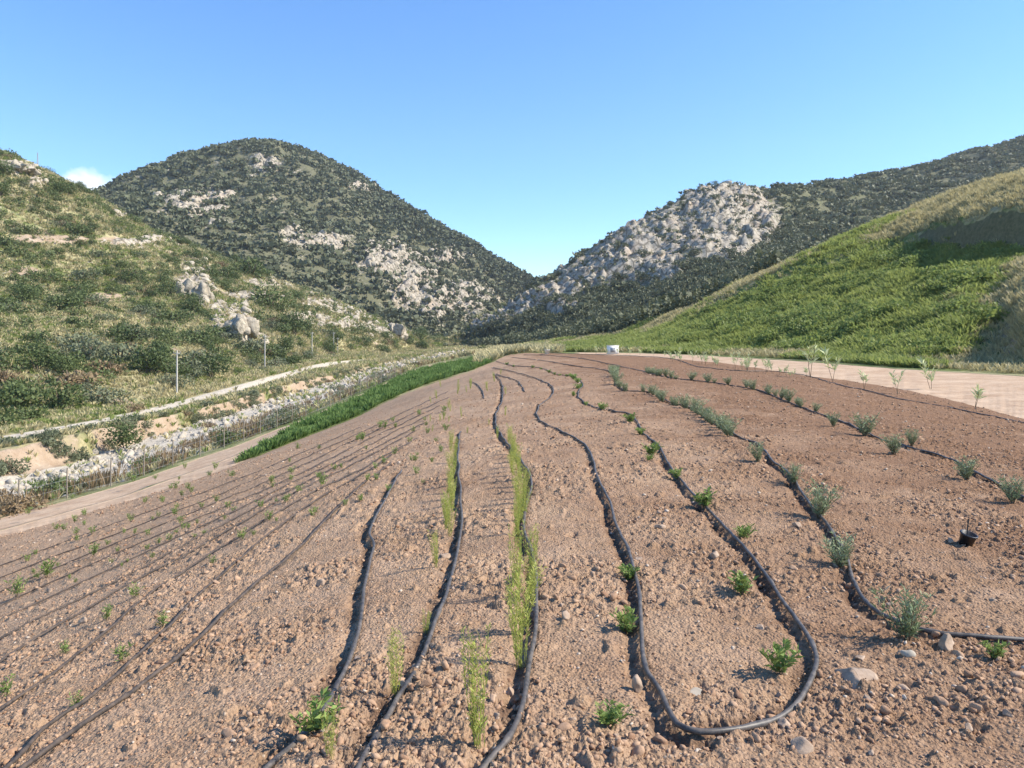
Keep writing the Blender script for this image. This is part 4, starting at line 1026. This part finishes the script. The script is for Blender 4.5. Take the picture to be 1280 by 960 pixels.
t = np.linspace(0, np.pi, 9); v, f = tube(np.stack([0.24 * np.cos(t), 0 * t + 0.03, 0.44 + 0.12 * np.sin(t)], -1), 0.008, 5)
link('handle', mesh_np('handle', v, f), M['galv'], root)

# utility poles
PO = [(221, 497, 57, 'nearest pale wooden pole, tallest in the row beside the river path'), (331, 464, 44, 'second pale pole from the left above the river path'),
      (390, 449, 34, 'third pale pole along the river path, where the path narrows'), (417, 441, 28, 'farthest pale pole by the end of the river path'), (422, 441, 20, 'thin short pole directly right of the farthest pole')]
for px, py, hp, lab in PO:
    p = at_k(px, 8.0); H = hp / F * p.y
    root = thing('utility_pole', (p.x, p.y, p.z - 0.2), lab, 'pole', 'poles along the river path')
    v, f = tube(np.array([[0, 0, 0], [0.01, 0, H * .5], [0.03, 0, H + 0.2]]), [0.13, 0.115, 0.09], 10); link('shaft', mesh_np('shaft', v, f, True), M['pole_wood'], root)
    v, f = box(-0.4, 0.4, -0.045, 0.045, H - 0.25, H - 0.13, 0.01); link('crossarm', mesh_np('crossarm', v, f), M['pole_wood'], root)
    v, f = join([box(sx - 0.04, sx + 0.04, -0.04, 0.04, H - 0.127, H + 0.05, 0.01) for sx in (-0.42, 0.42)]); link('insulators', mesh_np('insulators', v, f), M['galv'], root)
p = at_k(47, 9.98)
root = thing('mast', (p.x, p.y, p.z - 0.5), 'thin lattice mast on the crest of the left hill', 'mast')
H = 7.2
legs = [tube(np.array([[sx * .35, sy * .35, 0], [sx * .08, sy * .08, H]]), 0.05, 4) for sx, sy in ((1, 0), (-.5, .87), (-.5, -.87))]
link('legs', mesh_np('legs', *join(legs)), M['galv'], root)
br = []
for q in range(12):
    z0, z1 = q * H / 12, (q + 1) * H / 12; w0, w1 = .35 - .27 * q / 12, .35 - .27 * (q + 1) / 12
    cs_ = [(1, 0), (-.5, .87), (-.5, -.87)]
    for m in range(3):
        c0, c1 = cs_[m], cs_[(m + 1) % 3]; br.append(tube(np.array([[c0[0] * w0, c0[1] * w0, z0], [c1[0] * w1, c1[1] * w1, z1]]), 0.025, 3))
link('bracing', mesh_np('bracing', *join(br)), M['galv'], root)

# wire fence along the track
root = thing('wire_fence', tuple(at_k(200, 2.1)), 'wire fence on thin posts between the dirt track and the dry river', 'fence')
o0 = root.location.copy()
fp = []
pxs = [at_k(px, 2.12) for px in np.linspace(-60, 505, 300)]
acc = 0; last = pxs[0]; fp.append(last)
for q in pxs[1:]:
    acc += (q - last).length; last = q
    if acc > 2.3: fp.append(q); acc = 0
for q in fp[:100]:
    v, f = tube(np.array([[0, 0, -0.3], [0, 0, 0.8], [0.02, 0, 1.35]]), 0.024 + q.y * 0.00018, 6); o = link('post', mesh_np('post', v, f, True), M['post'], root); o.location = q - o0
W = []
for hz in (0.15, 0.5, 0.85, 1.2):
    W.append(tube(np.array([[q.x - o0.x, q.y - o0.y, q.z - o0.z + hz] for q in fp]), 0.005, 3))
for i_ in range(len(fp) - 1):
    for t in np.linspace(0, 1, 7)[:-1]:
        q = fp[i_].lerp(fp[i_ + 1], t) - o0; W.append(tube(np.array([[q.x, q.y, q.z + .1], [q.x, q.y, q.z + 1.2]]), 0.004, 3))
link('wire_mesh', mesh_np('wire_mesh', *join(W)), M['galv'], root)

# ------------------------------------------------------------------ shrubs and small trees one can tell apart
def make_shrub(name, cat, mat, r, n, leaf, flat, lobes, trunk=False):
    root = thing(name, (0, 0, -500), 'x', cat)
    v, f, t = crown_shape(r, n, leaf, flat, lobes, 0.5)
    if trunk: v = v + np.array([0, 0, 0.35])
    link('crown', to_mesh('crown', v, f, t), M[mat], root)
    st = []
    for q in range(5 if not trunk else 3):
        a_ = r.rand() * 6.28; d_ = 0.4 * r.rand() + .1
        st.append(tube(np.array([[0, 0, -0.15], [math.cos(a_) * d_ * .4, math.sin(a_) * d_ * .4, .3], [math.cos(a_) * d_, math.sin(a_) * d_, .75]]), [0.05, .035, .015], 6))
    link('trunk', mesh_np('trunk', *join(st)), M['bark'], root)
    return root
SH = {'dark': [make_shrub('evergreen_bush', 'bush', 'bush', rp, 950, 0.085, 0.85, 7) for _ in range(4)],
      'olive': [make_shrub('olive_green_bush', 'bush', 'olive', rp, 750, 0.085, 0.75, 6) for _ in range(3)],
      'dry': [make_shrub('dry_bush', 'bush', 'dry_bush', rp, 600, 0.08, 0.6, 6) for _ in range(2)],
      'tree': [make_shrub('small_tree', 'tree', 'bush', rp, 1100, 0.08, 1.0, 7, True) for _ in range(3)]}
usedS = {k: 0 for k in SH}
def shrub(kind, p, s, label, group=None):
    ps = SH[kind]; i = usedS[kind]; usedS[kind] += 1; q = ps[i % len(ps)]; z = p.z - 0.1 * s
    if i < len(ps):
        q.location = (p.x, p.y, z); q.scale = (s,) * 3; q.rotation_euler = (0, 0, rnd.random() * 6.28); q['label'] = label
        if group: q['group'] = group
        return q
    return dup(q, (p.x, p.y, z), rnd.random() * 6.28, s, label, group)
def shrub_px(kind, px, py, wpx, label, group=None, kmin=2.0):
    p = pick(px, py, kmin); return shrub(kind, p, wpx / F * p.y / 1.9, label, group)
for kind, px, py, wpx, lab in [
    ('tree', 157, 566, 46, 'round dark green bush on the river bank below the path'), ('dark', 82, 388, 44, 'big dark bush high on the left slope above the pink scar'),
    ('dark', 165, 428, 48, 'broad dark bush beside the narrow trail on the left slope'), ('olive', 10, 392, 30, 'rounded bush at the left edge, middle of the slope'),
    ('dark', 45, 430, 34, 'bright green bush under the trail on the left slope'), ('dark', 200, 425, 36, 'dark bush right of the broad one by the trail'),
    ('dark', 250, 432, 44, 'dark bush in front of the pale crag'), ('tree', 265, 475, 46, 'dark tree right of the nearest pole'), ('tree', 195, 470, 46, 'dark tree left of the nearest pole'),
    ('olive', 150, 455, 60, 'wide grey-green bush mass left of the poles'), ('olive', 110, 450, 56, 'wide grey-green bush uphill of the lower thicket'), ('dark', 20, 512, 70, 'large dark bush at the left edge above the path'),
    ('dark', 75, 510, 60, 'dark bush on the verge, second from the left edge'), ('olive', 125, 505, 50, 'grey-green bush on the verge, third from the left edge'), ('dark', 30, 372, 36, 'dark bush near the left edge above the trail'),
    ('dry', 262, 534, 20, 'reddish dry bush beside the river path'), ('dry', 232, 520, 16, 'small dry bush at the path edge'), ('olive', 285, 520, 18, 'small olive bush next to the reddish dry bush'),
    ('dry', 165, 515, 30, 'brownish dry bush on the verge by the path'), ('olive', 430, 470, 20, 'round olive bush at the end of the pale path'), ('dry', 410, 478, 12, 'little dry bush by the river stones'),
    ('dry', 22, 660, 60, 'large brown thorny bush behind the fence at the left edge'), ('olive', 70, 607, 30, 'grey bush on the gravel near the left edge'), ('olive', 115, 610, 24, 'grey bush behind the fence'),
    ('olive', 8, 590, 40, 'olive bush on the bank at the left edge'), ('dark', 605, 455, 22, 'round green bush at the top end of the green strip'), ('dark', 315, 345, 46, 'green bush right of the round pale crag'),
    ('dark', 340, 385, 50, 'green bushy clump below the rock band'), ('dark', 280, 350, 36, 'dark green bush behind the round crag'), ('tree', 370, 420, 40, 'dark tree above the second pole')]:
    shrub_px(kind, px, py, wpx, lab)
# the many bushes of the left slope
w = hillL * vis * (PX > -100) * (1 - sstep(0.5, .7, rock)) * (1 - .8 * sstep(.4, .6, soil_m)) * (0.35 + 0.6 * sstep(-0.1, 0.3, cov)) + left * band(7.6, 8.4) * vis * 0.8
p, rr, cc = sample_cells(w, 230, 60)
zone = [('low on the left slope near the poles', 8.75), ('midway up the left slope', 9.4), ('high on the left slope below the crest', 99)]
for q in range(len(p)):
    kind = ['dark', 'dark', 'olive', 'dark', 'tree', 'olive', 'dry'][q % 7]; k_ = kk[rr[q]]
    zn = [z_ for z_, lim in zone if k_ < lim][0]; nm_ = {'dark': 'dark green bush', 'olive': 'grey-green bush', 'dry': 'brownish dry bush', 'tree': 'small dark tree'}[kind]
    shrub(kind, Vector(p[q]), rnd.uniform(1.4, 3.5), nm_ + ' ' + zn, nm_ + 's ' + zn)
# bushes along the river and the track
w = left * (band(2.2, 3.1) + band(4.1, 5.9) * 0.8) * (1 - road_m) / TY
p, rr, cc = sample_cells(w, 90, 61)
for q in range(len(p)):
    kind = ['olive', 'dry', 'olive', 'dark', 'dry'][q % 5]; nm_ = {'dark': 'small green bush', 'olive': 'small grey-green bush', 'dry': 'small brown dry bush'}[kind]
    sd = 'between the fence and the river bed' if kk[rr[q]] < 3.3 else 'between the river bed and the path'
    shrub(kind, Vector(p[q]), rnd.uniform(0.5, 1.15), nm_ + ' ' + sd, nm_ + 's ' + sd)
# trees on the right crest
for px, s in [(1272, 4.2), (1180, 2.6), (1130, 2.2), (1022, 2.6), (982, 2.3), (908, 3.0), (893, 2.2), (1095, 2.0), (1240, 2.4), (872, 2.4)]:
    pp = at_k(px, 9.98)
    shrub('tree', pp, s, 'small dark tree standing on the skyline of the right ridge' if px != 1272 else 'largest dark tree on the skyline at the right edge', 'trees on the right skyline' if px != 1272 else None)
# crags
def crag(px, py, wpx, hpx_, label, seed):
    p = pick(px, py + hpx_ * 0.5, 8.0); r = np.random.RandomState(seed); S = wpx / F * p.y; Hh = hpx_ / F * p.y
    parts = []
    for q in range(26):
        v, f = rock_shape(r, IC3, 0.05, 1.1, 14); s = (0.08 + 0.17 * r.rand()) * S
        n_ = fbm(v[:, 0] * 2.2 + q, v[:, 2] * 2.2 + v[:, 1], 4, seed, True)[:, None]
        v = v * (1 + 0.22 * n_ + 0.10 * np.round(2 * fbm(v[:, 0] * 5 + q, v[:, 2] * 5 - v[:, 1] * 3, 2, seed + 5))[:, None]) * s * np.array([1, 1, min(1.3, Hh / S * 1.4)])
        parts.append((v + np.array([(r.rand() - .5) * S * .75, (r.rand() - .3) * S * 0.5, r.rand() * Hh * 0.55]), f))
    o = link('crag', mesh_np('crag', *join(parts)), M['boulder'], label=label, category='crag'); o.location = p - Vector((0, 0, 0.15 * Hh))
crag(241, 357, 44, 34, 'rounded pale crag on the left slope, above a taller one', 1)
crag(290, 402, 46, 44, 'tall pale crag on the left slope, below the rounded one', 2)
crag(495, 408, 30, 22, 'pale crag low on the left slope near the valley mouth', 3)
crag(22, 208, 40, 10, 'pale ledge below the crest at the left edge', 4)
print('meshes', len(bpy.data.objects))
